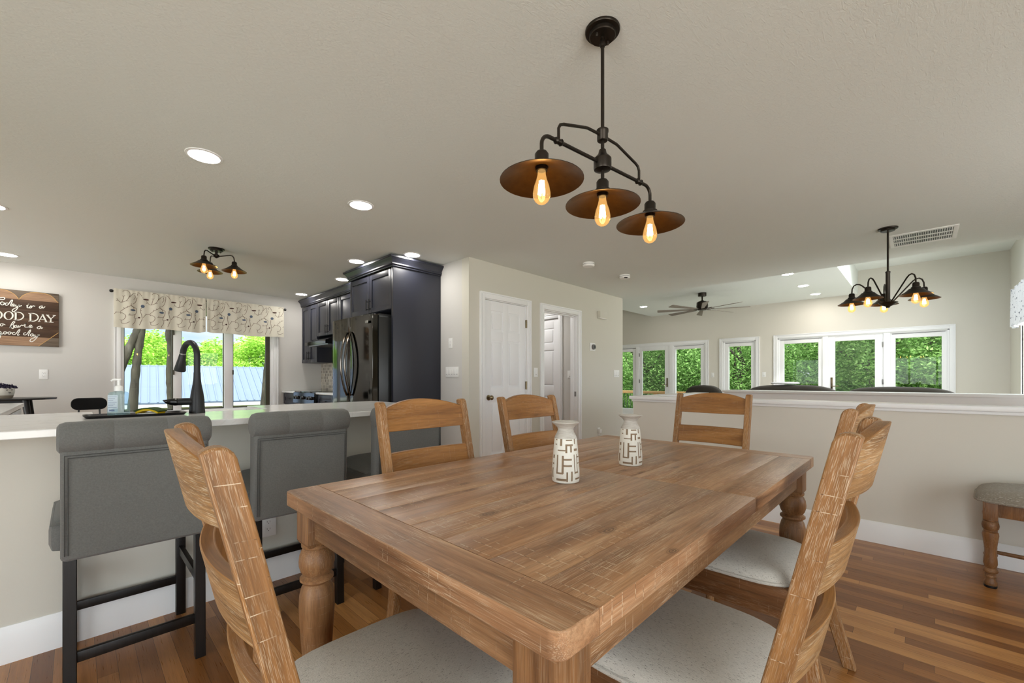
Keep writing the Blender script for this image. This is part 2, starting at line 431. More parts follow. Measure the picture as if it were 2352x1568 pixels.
    M['vb'] = plain('vase_taupe_groove', rgb(150, 128, 104), .8, var=.4)
    t = NT('vase_grey_wash'); co = t.obj()
    M['vg'] = t.out(t.bsdf(color=t.ramp(t.noise(t.mapping(co, (14, 14, 60)), 1, 4, .6, .8), [(.3, rgb(166, 160, 150)), (.65, rgb(206, 203, 196))]), rough=.7))
    # curtain
    M['cream'] = fabric('cream_linen', rgb(214, 210, 194), rgb(226, 222, 208), sc=600, st=.15)
    M['vine'] = plain('brown_embroidery', rgb(112, 92, 78), .8)
    M['bluefl'] = plain('slate_blue_embroidery', rgb(84, 98, 118), .8)
    M['darkfl'] = plain('dark_red_brown_embroidery', rgb(72, 46, 40), .8)
    t = NT('grey_print_fabric'); co = t.obj()
    M['greyval'] = t.out(t.bsdf(color=t.mix(t.smooth(t.noise(co, 24, 3, .6), .56, .66), rgb(226, 227, 230), rgb(116, 120, 130)), rough=.9))
    # sign
    M['s1'] = wood('sign_dark_board', rgb(56, 38, 26), rgb(76, 54, 38), rgb(94, 70, 50), axis='X', rough=.6, tint=.3)
    M['s2'] = wood('sign_tan_board', rgb(126, 96, 72), rgb(152, 120, 94), rgb(170, 140, 112), axis='X', rough=.6, tint=.2)
    M['s3'] = wood('sign_grey_board', rgb(86, 74, 62), rgb(106, 93, 80), rgb(124, 110, 96), axis='X', rough=.6, tint=.2)
    M['gold'] = plain('gold_line', rgb(182, 142, 84), .5)
    M['letter'] = plain('white_lettering', rgb(226, 224, 216), .6)
    # plants, outdoors
    def leaf(name, a, b, c_):
        t = NT(name); i = t.island()
        c = t.ramp(i, [(0, a), (.5, b), (1, c_)])
        ms = t.n('ShaderNodeMixShader', {0: .38, 1: t.n('ShaderNodeBsdfDiffuse', {0: c}).outputs[0], 2: t.n('ShaderNodeBsdfTranslucent', {0: c}).outputs[0]})
        return t.out(ms.outputs[0])
    M['leaf'] = leaf('leaf_green', rgb(78, 114, 54), rgb(116, 158, 82), rgb(174, 208, 132))
    M['leaf2'] = leaf('leaf_bright', rgb(112, 158, 52), rgb(156, 200, 78), rgb(196, 226, 122))
    M['purple'] = leaf('leaf_purple_grey', rgb(40, 38, 52), rgb(62, 58, 78), rgb(88, 84, 104))
    t = NT('bark'); co = t.obj()
    M['bark'] = t.out(t.bsdf(color=t.ramp(t.noise(t.mapping(co, (10, 10, 3)), 1, 5, .65), [(.3, rgb(40, 37, 30)), (.6, rgb(70, 66, 55)), (.8, rgb(104, 100, 90))]), rough=.95,
                normal=t.bump(t.noise(t.mapping(co, (30, 30, 8)), 1, 4, .6), .6, .02)))
    t = NT('outdoor_grass'); co = t.obj()
    M['grass'] = t.out(t.bsdf(color=t.mix(t.noise(co, 1.5, 5, .6), rgb(70, 96, 42), rgb(112, 140, 66)), rough=.95))
    t = NT('metal_roof_blue'); co = t.obj()
    M['roof'] = t.out(t.bsdf(color=t.mix(t.noise(co, .7, 3), rgb(84, 99, 119), rgb(92, 108, 129)), rough=.5, metal=.1))
    M['tan'] = plain('tan_siding', rgb(136, 130, 98), .8)
    M['deckw'] = wood('deck_pine', rgb(196, 146, 92), rgb(222, 174, 116), rgb(236, 196, 142), axis='Y', rough=.6)
    M['darkmetal'] = plain('dark_green_metal', rgb(60, 80, 66), .5)
    M['plantpot'] = plain('cream_ceramic', rgb(220, 216, 206), .25)
    M['wick'] = plain('woven_taupe', rgb(150, 138, 122), .8, bump=(200, .4, .002))
    M['bounce_floor'] = plain('pale_bounce_floor', rgb(206, 200, 190), .95, bump=(400, .5, .004))  # pale colour picked to bounce light off the unseen floor
    M['deckfloor'] = plain('deck_grey_boards', rgb(150, 140, 126), .8)
build_materials()
# ================================================================== ROOM SHELL
H = 2.44
YK, YD, XC, XS, XL = 7.57, 3.58, 3.01, 6.33, 11.06
XW, YS = -3.2, -2.4

def wall(name, ax, p0, p1, u0, u1, z0, z1, holes, mat, label):
    # ax 'Y': plane of constant Y (u = X); ax 'X': plane of constant X (u = Y)
    mb = MB()
    us = sorted({u0, u1, *[h[0] for h in holes], *[h[1] for h in holes]})
    for a, b in zip(us, us[1:]):
        zz = [(z0, z1)]
        for h in holes:
            if h[0] < (a + b) / 2 < h[1]:
                nz = []
                for q0, q1 in zz:
                    if h[2] > q0: nz.append((q0, min(q1, h[2])))
                    if h[3] < q1: nz.append((max(q0, h[3]), q1))
                zz = nz
        for q0, q1 in zz:
            if ax == 'Y': mb.box(a, b, p0, p1, q0, q1)
            else: mb.box(p0, p1, a, b, q0, q1)
    return struct(mb.build(name, mat, ang=0), label, 'wall')

mb = MB(); mb.box(XW, XS, YS - .1, 7.7, -.12, 0); mb.box(XS, XS + .3, -1.2, 7.7, -.12, 0)
struct(mb.build('floor', M['floor'], ang=0), 'glossy brown oak strip floor under the dining table', 'floor')
mb = MB(); mb.box(XS + .3, XL + .14, -1.2, 7.7, -.12, 0)
struct(mb.build('floor', M['bounce_floor'], ang=0), 'unseen living room floor made pale to bounce light', 'floor')
mb = MB(); mb.box(XW, XS, YS, 7.7, H, H + .1)
struct(mb.build('ceiling', M['ceil'], ang=0), 'flat textured off-white ceiling over dining area and kitchen', 'ceiling')
mb = MB(); mb.box(XS, XL, .95, 5.37, 2.83, 3.3)
struct(mb.build('ceiling', M['ceil'], ang=0), 'dropped white ceiling panel above the ceiling fan', 'ceiling')
mb = MB()
SK = (7.0, 9.8, -.85, .8)
for q_ in ((XS, SK[0], -1.3, 7.7), (SK[1], XL + .14, -1.3, 7.7), (SK[0], SK[1], -1.3, SK[2]), (SK[0], SK[1], SK[3], 7.7)): mb.box(q_[0], q_[1], q_[2], q_[3], 3.3, 3.44)
struct(mb.build('ceiling', M['ceil'], ang=0), 'higher bright ceiling beyond the header on the right', 'ceiling')
mb = MB(); mb.box(XS - .1, XS, YS, 7.7, H + .1, 3.44)
struct(mb.build('wall_header', M['ceil'], ang=0), 'white header face where the dining ceiling ends', 'wall')

wall('wall_kitchen', 'Y', YK, YK + .13, XW, XC + .12, 0, H, [(.42, 2.245, .63, 2.08)], M['wall2'], 'kitchen back wall with the sign and triple window')
wall('wall_cabinet', 'X', XC, XC + .12, YD + .12, YK, 0, H, [], M['wall2'], 'wall with switch plates beside the tall navy panel')
wall('wall_door', 'Y', YD, YD + .12, XC, XS, 0, H, [(3.235, 3.955, 0, 2.02), (4.28, 5.05, 0, 2.02)], M['wall'], 'greige wall with two white doorways')
wall('wall_hall', 'X', 5.17, 5.27, YD + .12, 6.0, 0, H, [(4.01, 4.78, 0, 2.04)], M['wall2'], 'wall of the small room seen through the open doorway')
wall('wall_hall_back', 'Y', 5.9, 6.0, XC + .12, 5.17, 0, H, [], M['wall2'], 'back wall of the small room behind the doorway')
wall('wall_living_back', 'X', XS - .1, XS, YD + .12, 7.3, 0, H, [], M['wall'], 'living room side wall behind the doorway wall')
UA, UB, UC = (3.93, 6.66), (2.80, 3.52), (-.345, 2.36)
wall('wall_living_far', 'X', XL, XL + .14, -1.2, 7.3, 0, 3.36, [(UA[0], UA[1], .02, 2.02), (UB[0], UB[1], .16, 2.02), (UC[0], UC[1], .02, 2.02)], M['wall3'], 'far living room wall with glazed doors and windows')
wall('wall_living_right', 'Y', -1.2, -1.06, XS, XL, 0, 3.36, [(6.5, 9.72, .05, 2.3)], M['wall'], 'right living room wall with the short valance')
wall('wall_stair_end', 'X', XS - .1, XS, YS, -1.2, 0, H, [], M['wall'], 'wall at the side of the stairwell')
wall('wall_living_left', 'Y', 7.3, 7.42, XS - .1, XL + .14, 0, 3.36, [], M['wall3'], 'left end wall of the living room')
wall('wall_west', 'X', XW - .12, XW, YS, YK + .13, 0, H, [(-1.3, 1.3, .05, 2.1), (3.6, 6.8, .15, 2.1)], M['wall'], 'wall behind the photographer on the kitchen side')
wall('wall_south', 'Y', YS - .12, YS, XW - .12, XS, 0, 3.4, [(-2.0, 1.0, .05, 2.1), (2.6, 4.6, .9, 2.05)], M['wall'], 'wall behind the photographer with added windows')
wall('wall_bar', 'Y', 2.54, 2.66, -.95, 1.69, 0, .884, [], M['wall'], 'low greige wall under the white breakfast bar')
wall('wall_stair_front', 'X', 3.742, 3.862, YS, 2.0, 0, .905, [], M['wall3'], 'low greige half wall behind the bench')
wall('wall_stair_left', 'Y', 1.88, 2.0, 3.862, 5.3, 0, .905, [], M['wall3'], 'short return of the half wall running away')
wall('wall_stair_far', 'X', 6.72, 6.84, -1.06, 2.12, 0, .905, [], M['white'], 'second half wall across the stairwell')
# caps on half walls
capp = [(0, 0), (.03, .002), (.034, .014), (.03, .03), (-.17, .03), (-.17, 0)]
mb = MB()
mb.box(3.708, 3.90, YS, 2.03, .905, .936, .006); mb.box(3.90, 5.33, 1.85, 2.03, .905, .936, .006)
mb.box(3.728, 3.742, YS, 2.012, .885, .905, .004)
struct(mb.build('trim_1', M['white']), 'white cap along the top of the near half wall', 'trim')
mb = MB(); mb.box(6.68, 6.98, -1.06, 2.14, .905, .94, .006)
struct(mb.build('trim_2', M['white']), 'white cap of the second half wall below the sofas', 'trim')

basep = [(0, 0), (.016, 0), (.016, .098), (.013, .108), (.013, .118), (.007, .13), (.004, .14), (0, .14)]
def baseboard(name, path, label):
    mb = MB(); mb.sweep(path, basep); return struct(mb.build(name, M['white']), label, 'baseboard')
baseboard('baseboard_bar', [(1.69, 2.66), (1.69, 2.54), (-.95, 2.54)][::1], 'white baseboard under the breakfast bar wall')
baseboard('baseboard_stair', [(3.742, YS), (3.742, 2.0), (5.3, 2.0)], 'white baseboard along the half wall by the bench')
baseboard('baseboard_door', [(4.21, YD), (4.04, YD)], 'short white baseboard between the two doorways')
baseboard('baseboard_hall', [(XS, YD), (5.12, YD)], 'white baseboard right of the open doorway')
baseboard('baseboard_corner', [(3.16, YD), (XC, YD), (XC, 4.11)], 'white baseboard at the wall corner by the navy panel')

# --- casing helper: frame of flat boards round an opening
def PB(mb, pl, u0, u1, d0, d1, z0, z1, b=.003, mi=None):
    if pl[0] == 'Y': mb.box(u0, u1, pl[1] + d0, pl[1] + d1, z0, z1, b, mi=mi)
    else: mb.box(pl[1] + d0, pl[1] + d1, u0, u1, z0, z1, b, mi=mi)
def casing(mb, pl, u0, u1, z0, z1, w=.075, bottom=False):
    # moulded casing: two stepped layers; opening u0..u1, z0..z1
    for ww, dd, off in ((w - .0025, .014, .0012), (w * .62, .021, 0), (.016, .026, w - .016)):
        for a, b2 in ((u0 - off - ww, u0 - off), (u1 + off, u1 + off + ww)):
            PB(mb, pl, a, b2, -dd, 0, z0 - (off + ww if bottom else 0), z1 + off + ww, .003)
        PB(mb, pl, u0 - off, u1 + off, -dd, 0, z1 + off, z1 + off + ww, .003)
        if bottom: PB(mb, pl, u0 - off, u1 + off, -dd, 0, z0 - off - ww, z0 - off, .003)
def pane(pl, u0, u1, d, z0, z1, mat, parent, name='pane'):
    mb = MB()
    if pl[0] == 'Y': vs = [(u0, pl[1] + d, z0), (u1, pl[1] + d, z0), (u1, pl[1] + d, z1), (u0, pl[1] + d, z1)]
    else: vs = [(pl[1] + d, u1, z0), (pl[1] + d, u0, z0), (pl[1] + d, u0, z1), (pl[1] + d, u1, z1)]
    mb.add(vs, [(0, 1, 2, 3)])
    return mb.build(name, mat, parent, ang=0, recalc=False)
def ring(mb, pl, u0, u1, z0, z1, w, d0, d1, b=.003, wb=None, wt=None):
    wb = w if wb is None else wb; wt = w if wt is None else wt
    PB(mb, pl, u0, u0 + w, d0, d1, z0, z1, b); PB(mb, pl, u1 - w, u1, d0, d1, z0, z1, b)
    PB(mb, pl, u0 + w, u1 - w, d0, d1, z0, z0 + wb, b); PB(mb, pl, u0 + w, u1 - w, d0, d1, z1 - wt, z1, b)

# --- kitchen triple window
pl = ('Y', YK)
w1 = struct(thing('window_1', None, None), 'triple casement window behind the kitchen sink', 'window')
mb = MB(); casing(mb, pl, .42, 2.245, .63, 2.08, .068, True); PB(mb, pl, .34, 2.325, -.05, .0, .612, .636, .004)
mb.build('casing', M['white'], w1)
mb = MB()
PB(mb, pl, .42, .45, .0, .12, .63, 2.08); PB(mb, pl, 2.2, 2.245, .0, .12, .63, 2.08)
PB(mb, pl, .965, 1.055, .005, .12, .63, 2.08); PB(mb, pl, 1.57, 1.682, .005, .12, .63, 2.08)
PB(mb, pl, .45, 2.2, .0, .12, .63, .662); PB(mb, pl, .45, 2.2, .0, .12, 2.04, 2.08)
mb.build('frame', M['white'], w1)
M['sash'] = plain('dark_bronze_sash', rgb(66, 62, 48), .5)
for a, b2, wl, wr in ((.45, .965, .008, .018), (1.055, 1.57, .008, .008), (1.682, 2.2, .012, .062)):
    mb = MB()
    PB(mb, pl, a, a + wl, .03, .06, .662, 2.04); PB(mb, pl, b2 - wr, b2, .03, .06, .662, 2.04)
    PB(mb, pl, a, b2, .03, .06, .662, .678); PB(mb, pl, a, b2, .03, .06, 2.03, 2.04)
    so = mb.build('sash', M['sash'], w1)
    pane(pl, a + wl, b2 - wr, .045, .678, 2.03, M['glass'], so)
for z in (1.72, 1.16):
    mb = MB(); PB(mb, pl, .957, .975, -.012, .006, z, z + .07); mb.build('hinge', M['sash'], w1)
for z in (1.17,):
    mb = MB(); PB(mb, pl, 1.672, 1.69, -.012, .006, z, z + .07); mb.build('hinge', M['sash'], w1)

# --- living room glazed units
pl = ('X', XL)
def fixed(par, a, b2, g0, g1, gz0=.27):
    mb = MB()
    PB(mb, pl, a, g0, .02, .1, .1, 2.0); PB(mb, pl, g1, b2, .02, .1, .1, 2.0)
    PB(mb, pl, g0, g1, .02, .1, .02, gz0); PB(mb, pl, g0, g1, .02, .1, 1.895, 2.0)
    PB(mb, pl, a, b2, -.01, .05, .02, .1)
    so = mb.build('sash', M['white'], par)
    mb = MB(); PB(mb, pl, a + .02, b2 - .02, .012, .02, 1.975, 1.985); mb.build('shadow_gap', M['plasticd'], par)
    pane(pl, g0, g1, .07, gz0, 1.895, M['glass'], so)
def glazed_door(par, a, b2, g0, g1, hinge_hi):
    mb = MB()
    PB(mb, pl, a, g0, .015, .06, .03, 2.0); PB(mb, pl, g1, b2, .015, .06, .03, 2.0)
    PB(mb, pl, g0, g1, .015, .06, .03, .3); PB(mb, pl, g0, g1, .015, .06, 1.895, 2.0)
    so = mb.build('door_leaf', M['white'], par)
    pane(pl, g0, g1, .035, .3, 1.895, M['glass'], so)
    pane(pl, g0 - .02, g1 + .02, .09, .2, 1.95, M['screen'], par, 'insect_screen')
    mb = MB(); PB(mb, pl, a, b2, .008, .02, 2.003, 2.012); mb.build('shadow_gap', M['plasticd'], par)
    hu = b2 if hinge_hi else a
    for z in (1.74, 1.0, .25):
        mb = MB(); PB(mb, pl, hu - .012, hu + .012, -.004, .014, z, z + .1); mb.build('hinge', M['steel'], par)
    ku = a + .06 if hinge_hi else b2 - .06
    mb = MB(); PB(mb, pl, ku - .018, ku + .018, .003, .015, .9, 1.14, .004)
    sgn = 1 if hinge_hi else -1
    mb.tube([(XL + .005, ku, .96), (XL - .045, ku, .96), (XL - .05, ku + sgn * .03, .955), (XL - .05, ku + sgn * .12, .96)], .009, 8)
    mb.build('handle', M['nickel'], par)
def unit(name, label, u0, u1, zb, posts):
    w = struct(thing(name, None, None), label, 'window')
    mb = MB(); casing(mb, pl, u0, u1, zb, 2.02, .078); mb.build('casing', M['white'], w)
    mb = MB()
    PB(mb, pl, u0, u0 + .03, 0, .13, zb, 2.02); PB(mb, pl, u1 - .03, u1, 0, .13, zb, 2.02)
    PB(mb, pl, u0, u1, 0, .13, 2.0, 2.02); PB(mb, pl, u0, u1, 0, .13, zb, zb + .03)
    for a, b2 in posts: PB(mb, pl, a, b2, -.004, .13, zb, 2.02, .005)
    mb.build('frame', M['white'], w)
    return w
wA = unit('window_2', 'glazed door unit at the left of the far living wall', *UA, .02, [(4.765, 4.87), (5.74, 5.835)])
fixed(wA, 3.96, 4.765, 4.06, 4.714); glazed_door(wA, 4.872, 5.738, 5.0, 5.655, True); fixed(wA, 5.835, 6.63, 5.94, 6.56)
wB = unit('window_3', 'single narrow window between the two glazed door units', *UB, .16, [])
fixed(wB, 2.83, 3.49, 2.905, 3.40)
wC = unit('window_4', 'wide glazed door unit at the right of the far living wall', *UC, .02, [(1.44, 1.535), (.455, .562)])
fixed(wC, 1.535, 2.33, 1.61, 2.245); glazed_door(wC, .564, 1.438, .688, 1.322, False); fixed(wC, -.315, .455, -.247, .384)

# right living wall window (seen only at its casing), and big unseen windows added behind the camera to let in light
def plain_window(name, label, pl, u0, u1, z0, z1, nx, nz, inward, side=1):
    w = struct(thing(name, None, None), label, 'window')
    mb = MB()
    dz = inward
    for ww, dd in ((.08, .016), (.05, .022)):
        for a, b2 in ((u0 - ww, u0), (u1, u1 + ww)): PB(mb, pl, a, b2, dz * dd, 0, z0 - ww, z1 + ww)
        PB(mb, pl, u0, u1, dz * dd, 0, z1, z1 + ww); PB(mb, pl, u0, u1, dz * dd, 0, z0 - ww, z0)
    mb.build('casing', M['white'], w)
    mb = MB(); d0, d1 = (-.1, -.04) if inward > 0 else (.04, .1)
    for i in range(nx + 1):
        u = u0 + (u1 - u0) * i / nx; PB(mb, pl, u - .03, u + .03, d0, d1, z0, z1)
    for j in range(nz + 1):
        z = z0 + (z1 - z0) * j / nz; PB(mb, pl, u0, u1, d0, d1, z - .03, z + .03)
    mb.build('frame', M['white'], w)
    for i in range(nx):
        a = u0 + (u1 - u0) * i / nx + .03; b2 = u0 + (u1 - u0) * (i + 1) / nx - .03
        pane(pl, a, b2, (d0 + d1) / 2, z0 + .03, z1 - .03, M['glass'], w)
    return w
plain_window('window_5', 'white cased window under the grey print valance', ('Y', -1.06), 6.5, 9.72, .05, 2.3, 3, 1, 1)
plain_window('added_window_6', 'wide unseen window added behind the camera to light the room', ('Y', YS), -2.0, 1.0, .05, 2.1, 3, 1, 1)
plain_window('added_window_7', 'second unseen window added behind the camera for light', ('Y', YS), 2.6, 4.6, .9, 2.05, 2, 1, 1)
plain_window('added_window_8', 'unseen window added on the kitchen side for light', ('X', XW), -1.3, 1.3, .05, 2.1, 3, 1, 1)
plain_window('added_window_9', 'unseen window added beside the breakfast corner for light', ('X', XW), 3.6, 6.8, .15, 2.1, 3, 1, 1)

# --- interior doors
def six_panel(mb, pl, u0, u1, z0, z1, d, s=1, flip=False):
    # front face at depth d, panels recessed toward +depth
    W = u1 - u0
    st = .105; cm = .09
    pu = [(u0 + st, (u0 + u1) / 2 - cm / 2), ((u0 + u1) / 2 + cm / 2, u1 - st)]
    pz = [(z0 + .22, z0 + .83), (z0 + .985, z0 + 1.545), (z0 + 1.645, z0 + 1.885)]
    PB(mb, pl, u0, u1, d + .010, d + .035, z0, z1, .002)
    PB(mb, pl, u0, pu[0][0], d, d + .012, z0, z1, .002); PB(mb, pl, pu[1][1], u1, d, d + .012, z0, z1, .002)
    PB(mb, pl, pu[0][1], pu[1][0], d, d + .012, z0, z1, .002)
    zs = [z0] + [v for p in pz for v in p] + [z1]
    for a, b2 in pu:
        for k in range(0, len(zs), 2): PB(mb, pl, a - .002, b2 + .002, d, d + .012, zs[k], zs[k + 1], .002)
        for q0, q1 in pz: PB(mb, pl, a + .028, b2 - .028, d + .001, d + .012, q0 + .028, q1 - .028, .009)
pl = ('Y', YD)
d1 = struct(thing('door_1', None, None), 'closed white six panel door with a round brass knob', 'door')
mb = MB(); casing(mb, pl, 3.235, 3.955, 0, 2.02, .07); mb.build('casing', M['white'], d1)
mb = MB(); PB(mb, pl, 3.235, 3.245, .0, .12, 0, 2.02); PB(mb, pl, 3.945, 3.955, 0, .12, 0, 2.02); PB(mb, pl, 3.235, 3.955, 0, .12, 2.01, 2.02); mb.build('jamb', M['white'], d1)
mb = MB(); six_panel(mb, pl, 3.248, 3.942, .01, 2.007, .012); leaf_ = mb.build('door_leaf', M['doorwhite'], d1)
mb = MB(); RX = Matrix.Translation((3.315, YD + .012, .885)) @ Matrix.Rotation(PI / 2, 4, 'X')
mb.lathe([(0, 0), (.032, 0), (.032, .006), (.013, .012), (.012, .03), (.022, .038), (.028, .048), (.026, .06), (.014, .068), (0, .069)], M=RX); tag(mb.build('knob', M['nickel'], d1), 'round antique brass knob')
for z in (1.74, .97, .2):
    mb = MB(); mb.cyl((3.951, YD - .004, z), (3.951, YD - .004, z + .1), .007); PB(mb, pl, 3.944, 3.958, -.001, .012, z, z + .1, .001); mb.build('hinge', M['nickel'], d1)
d2 = struct(thing('door_2', None, None), 'white cased open doorway right of the panel door', 'door')
mb = MB(); casing(mb, pl, 4.28, 5.05, 0, 2.02, .07); mb.build('casing', M['white'], d2)
mb = MB(); PB(mb, pl, 4.28, 4.292, .0, .12, 0, 2.02); PB(mb, pl, 5.038, 5.05, 0, .12, 0, 2.02); PB(mb, pl, 4.28, 5.05, 0, .12, 2.008, 2.02)
PB(mb, pl, 5.026, 5.04, .05, .08, 0, 2.01); PB(mb, pl, 4.29, 4.304, .05, .08, 0, 2.01); PB(mb, pl, 4.29, 5.04, .05, .08, 1.996, 2.01); mb.build('jamb', M['white'], d2)
mb = MB(); PB(mb, pl, 5.034, 5.0385, .015, .045, .85, .92, .001); PB(mb, pl, 5.032, 5.036, .022, .036, .87, .9, .001); mb.build('strike_plate', M['steel'], d2)
pl3 = ('X', 5.17)
d3 = struct(thing('door_3', None, None), 'white panel door inside the small room past the doorway', 'door')
mb = MB(); casing(mb, pl3, 4.01, 4.78, 0, 2.04, .07); mb.build('casing', M['white'], d3)
mb = MB(); six_panel(mb, pl3, 4.012, 4.778, .01, 2.035, .012); mb.build('door_leaf', M['doorwhite'], d3)

# --- roof with unseen eaves added to block the sun, outdoor ground
mb = MB()
for q_ in ((XW - 1.3, SK[0], YS - 1.3, YK + .9), (SK[1], XL + .9, YS - 1.3, YK + .9), (SK[0], SK[1], YS - 1.3, SK[2]), (SK[0], SK[1], SK[3], YK + .9)): mb.box(q_[0], q_[1], q_[2], q_[3], 3.46, 3.6)
mb.box(XW - 1.3, XW - .12, YS - 1.3, YK + .9, 2.5, 2.6); mb.box(XW - 1.3, XS, YS - 1.3, YS - .12, 2.5, 2.6)
struct(mb.build('roof', M['tan'], ang=0), 'unseen house roof with eaves added to block the sun', 'roof')
mb = MB(); mb.box(XL + .3, 60, -30, 60, -1.2, -.9); mb.box(-40, XL + .3, YK + .6, 60, -1.2, -.9)
struct(mb.build('ground', M['grass'], ang=0), 'green ground outside the windows', 'ground')

w10 = struct(thing('added_window_10', None, None), 'unseen skylight added to light the living room', 'window')  # out-of-view opening added to brighten the living room
mb = MB()
for q_ in ((SK[0] - .04, SK[0] + .03, SK[2], SK[3]), (SK[1] - .03, SK[1] + .04, SK[2], SK[3]), (SK[0], SK[1], SK[2] - .04, SK[2] + .03), (SK[0], SK[1], SK[3] - .03, SK[3] + .04)): mb.box(q_[0], q_[1], q_[2], q_[3], 3.285, 3.3, .003)
mb.build('frame', M['white'], w10)
mb = MB(); mb.add([(SK[0], SK[2], 3.5), (SK[0], SK[3], 3.5), (SK[1], SK[3], 3.5), (SK[1], SK[2], 3.5)], [(0, 1, 2, 3)]); mb.build('pane', M['glass'], w10, ang=0, recalc=False)
# ================================================================== FURNITURE
def bev(o, w=.003, seg=2, ang=40):
    m = o.modifiers.new('bevel', 'BEVEL'); m.width = w; m.segments = seg; m.limit_method = 'ANGLE'; m.angle_limit = math.radians(ang)
    m.harden_normals = False
    return o
XZ = Matrix.Rotation(PI / 2, 4, 'X')        # (x,y,z) -> (x,-z,y): extrude an XZ outline along Y
def rrect(x0, x1, y0, y1, r, n=5):
    pts = []
    for cx, cy, a0 in ((x1 - r, y0 + r, -PI / 2), (x1 - r, y1 - r, 0), (x0 + r, y1 - r, PI / 2), (x0 + r, y0 + r, PI)):
        for k in range(n + 1):
            a = a0 + PI / 2 * k / n; pts.append((cx + r * math.cos(a), cy + r * math.sin(a)))
    return pts

# ---------------------------------------------------------------- dining table
TX0, TX1, TY0, TY1, TZ = .435, 2.22, .336, 1.365, .76
tx, ty = (TX0 + TX1) / 2, (TY0 + TY1) / 2
tab = thing('dining_table', 'large distressed brown wood dining table with turned legs', 'table', (tx, ty, 0))
hx, hy = (TX1 - TX0) / 2, (TY1 - TY0) / 2
BW = .095
rnd = random.Random(3)
mb = MB()
ys = [-hy, -hy + .11]
cuts = [.125, .14, .12, .15, .135, .13]
k = (2 * hy - .22) / sum(cuts)
for c_ in cuts: ys.append(ys[-1] + c_ * k)
ys.append(hy)
for half in (0, 1):
    a, b2 = (-hx + BW + .0003, -.0003) if half == 0 else (.0003, hx - BW - .0003)
    for y0, y1 in zip(ys, ys[1:]):
        e = .0001
        mb.box(a, b2, y0 + e, y1 - e, TZ - .04, TZ, .0012)
top = mb.build('tabletop', [M['tabx']], tab)
for sx in (-1, 1):
    mb = MB()
    x0, x1 = (-hx, -hx + BW) if sx < 0 else (hx - BW, hx)
    pts = []
    r = .022
    if sx < 0: pts = [(x1, -hy), (x1, hy)] + [(x0 + r + r * math.cos(a), hy - r + r * math.sin(a)) for a in [PI / 2 + PI / 2 * q / 5 for q in range(6)]] + [(x0 + r + r * math.cos(a), -hy + r + r * math.sin(a)) for a in [PI + PI / 2 * q / 5 for q in range(6)]]
    else: pts = [(x0, hy), (x0, -hy)] + [(x1 - r + r * math.cos(a), -hy + r + r * math.sin(a)) for a in [-PI / 2 + PI / 2 * q / 5 for q in range(6)]] + [(x1 - r + r * math.cos(a), hy - r + r * math.sin(a)) for a in [PI / 2 * q / 5 for q in range(6)]]
    mb.prism(pts, TZ - .041, TZ)
    bev(mb.build('breadboard_end', M['taby'], tab), .0022, 2, 60)
legp = [(0, 0), (.026, 0), (.033, .012), (.03, .03), (.026, .05), (.029, .12), (.036, .22), (.044, .33), (.0495, .42), (.048, .455), (.042, .48), (.036, .491), (.040, .495), (.0465, .501),
        (.0465, .508), (.040, .513), (.037, .517), (.044, .528), (.049, .545), (.0495, .556), (.047, .575), (.040, .591), (.037, .595), (.042, .599), (.043, .606), (.038, .61), (.037, .618), (0, .618)]
inx, iny = hx - .025 - .0425, hy - .025 - .0425
for sx in (-1, 1):
    for sy in (-1, 1):
        mb = MB(); mb.lathe(legp, (sx * inx, sy * iny, 0), 28)
        mb.box(sx * inx - .0425, sx * inx + .0425, sy * iny - .0425, sy * iny + .0425, .615, TZ - .04, .003)
        mb.lathe([(.0595, .0), (.05, -.011), (0, -.011)], (0, 0, 0), 4, M=Matrix.Translation((sx * inx, sy * iny, .6152)) @ Matrix.Rotation(PI / 4, 4, 'Z'), smooth=False)
        mb.build('leg', M['tabz'], tab)
for sy in (-1, 1):
    mb = MB(); y = sy * (hy - .055); mb.box(-inx + .042, inx - .042, y - .011, y + .011, .632, TZ - .04, .002); mb.build('apron', M['apx'], tab)
for sx in (-1, 1):
    mb = MB(); x = sx * (hx - .055); mb.box(x - .011, x + .011, -iny + .042, iny - .042, .632, TZ - .04, .002); mb.build('apron', M['apy'], tab)

# ---------------------------------------------------------------- dining chairs (local front = +X)
def postx(z): return -.2115 - .2235 * (z - .44) if z > .44 else -.2115 - (.44 - z) * .19
def squircle(th, e=4.5):
    c, s = math.cos(th), math.sin(th)
    k = (abs(c) ** e + abs(s) ** e) ** (-1 / e)
    return c * k, s * k
def make_cushion(mb, x0, x1, w, z0, z1, nu=48, e=4.5, taper=.04):
    cx, hw = (x0 + x1) / 2, (x1 - x0) / 2
    prof = [(0, 1), (.2, .995), (.4, .97), (.6, .92), (.78, .82), (.9, .68), (.965, .5), (.99, .3), (1, .12), (1, 0), (.96, -.04)]
    def fn(u, v):
        i = v * (len(prof) - 1); a = min(int(i), len(prof) - 2); f = i - a
        r = prof[a][0] * (1 - f) + prof[a + 1][0] * f; h = prof[a][1] * (1 - f) + prof[a + 1][1] * f
        c, s = squircle(2 * PI * u, e)
        return (cx + hw * r * c, w * r * s * (1 - taper * (1 - c) ), z0 + (z1 - z0) * h)
    mb.grid(fn, nu, len(prof) - 1, True)
    return [(cx + hw * c, w * s * (1 - taper * (1 - c))) for c, s in [squircle(2 * PI * q / nu, e) for q in range(nu)]]
cfl = [(0, 0), (.016, 0), (.02, .01), (.019, .03), (.022, .035), (.019, .04), (.018, .1), (.022, .2), (.026, .27), (.022, .30), (.027, .305), (.022, .31), (.02, .33), (0, .33)]
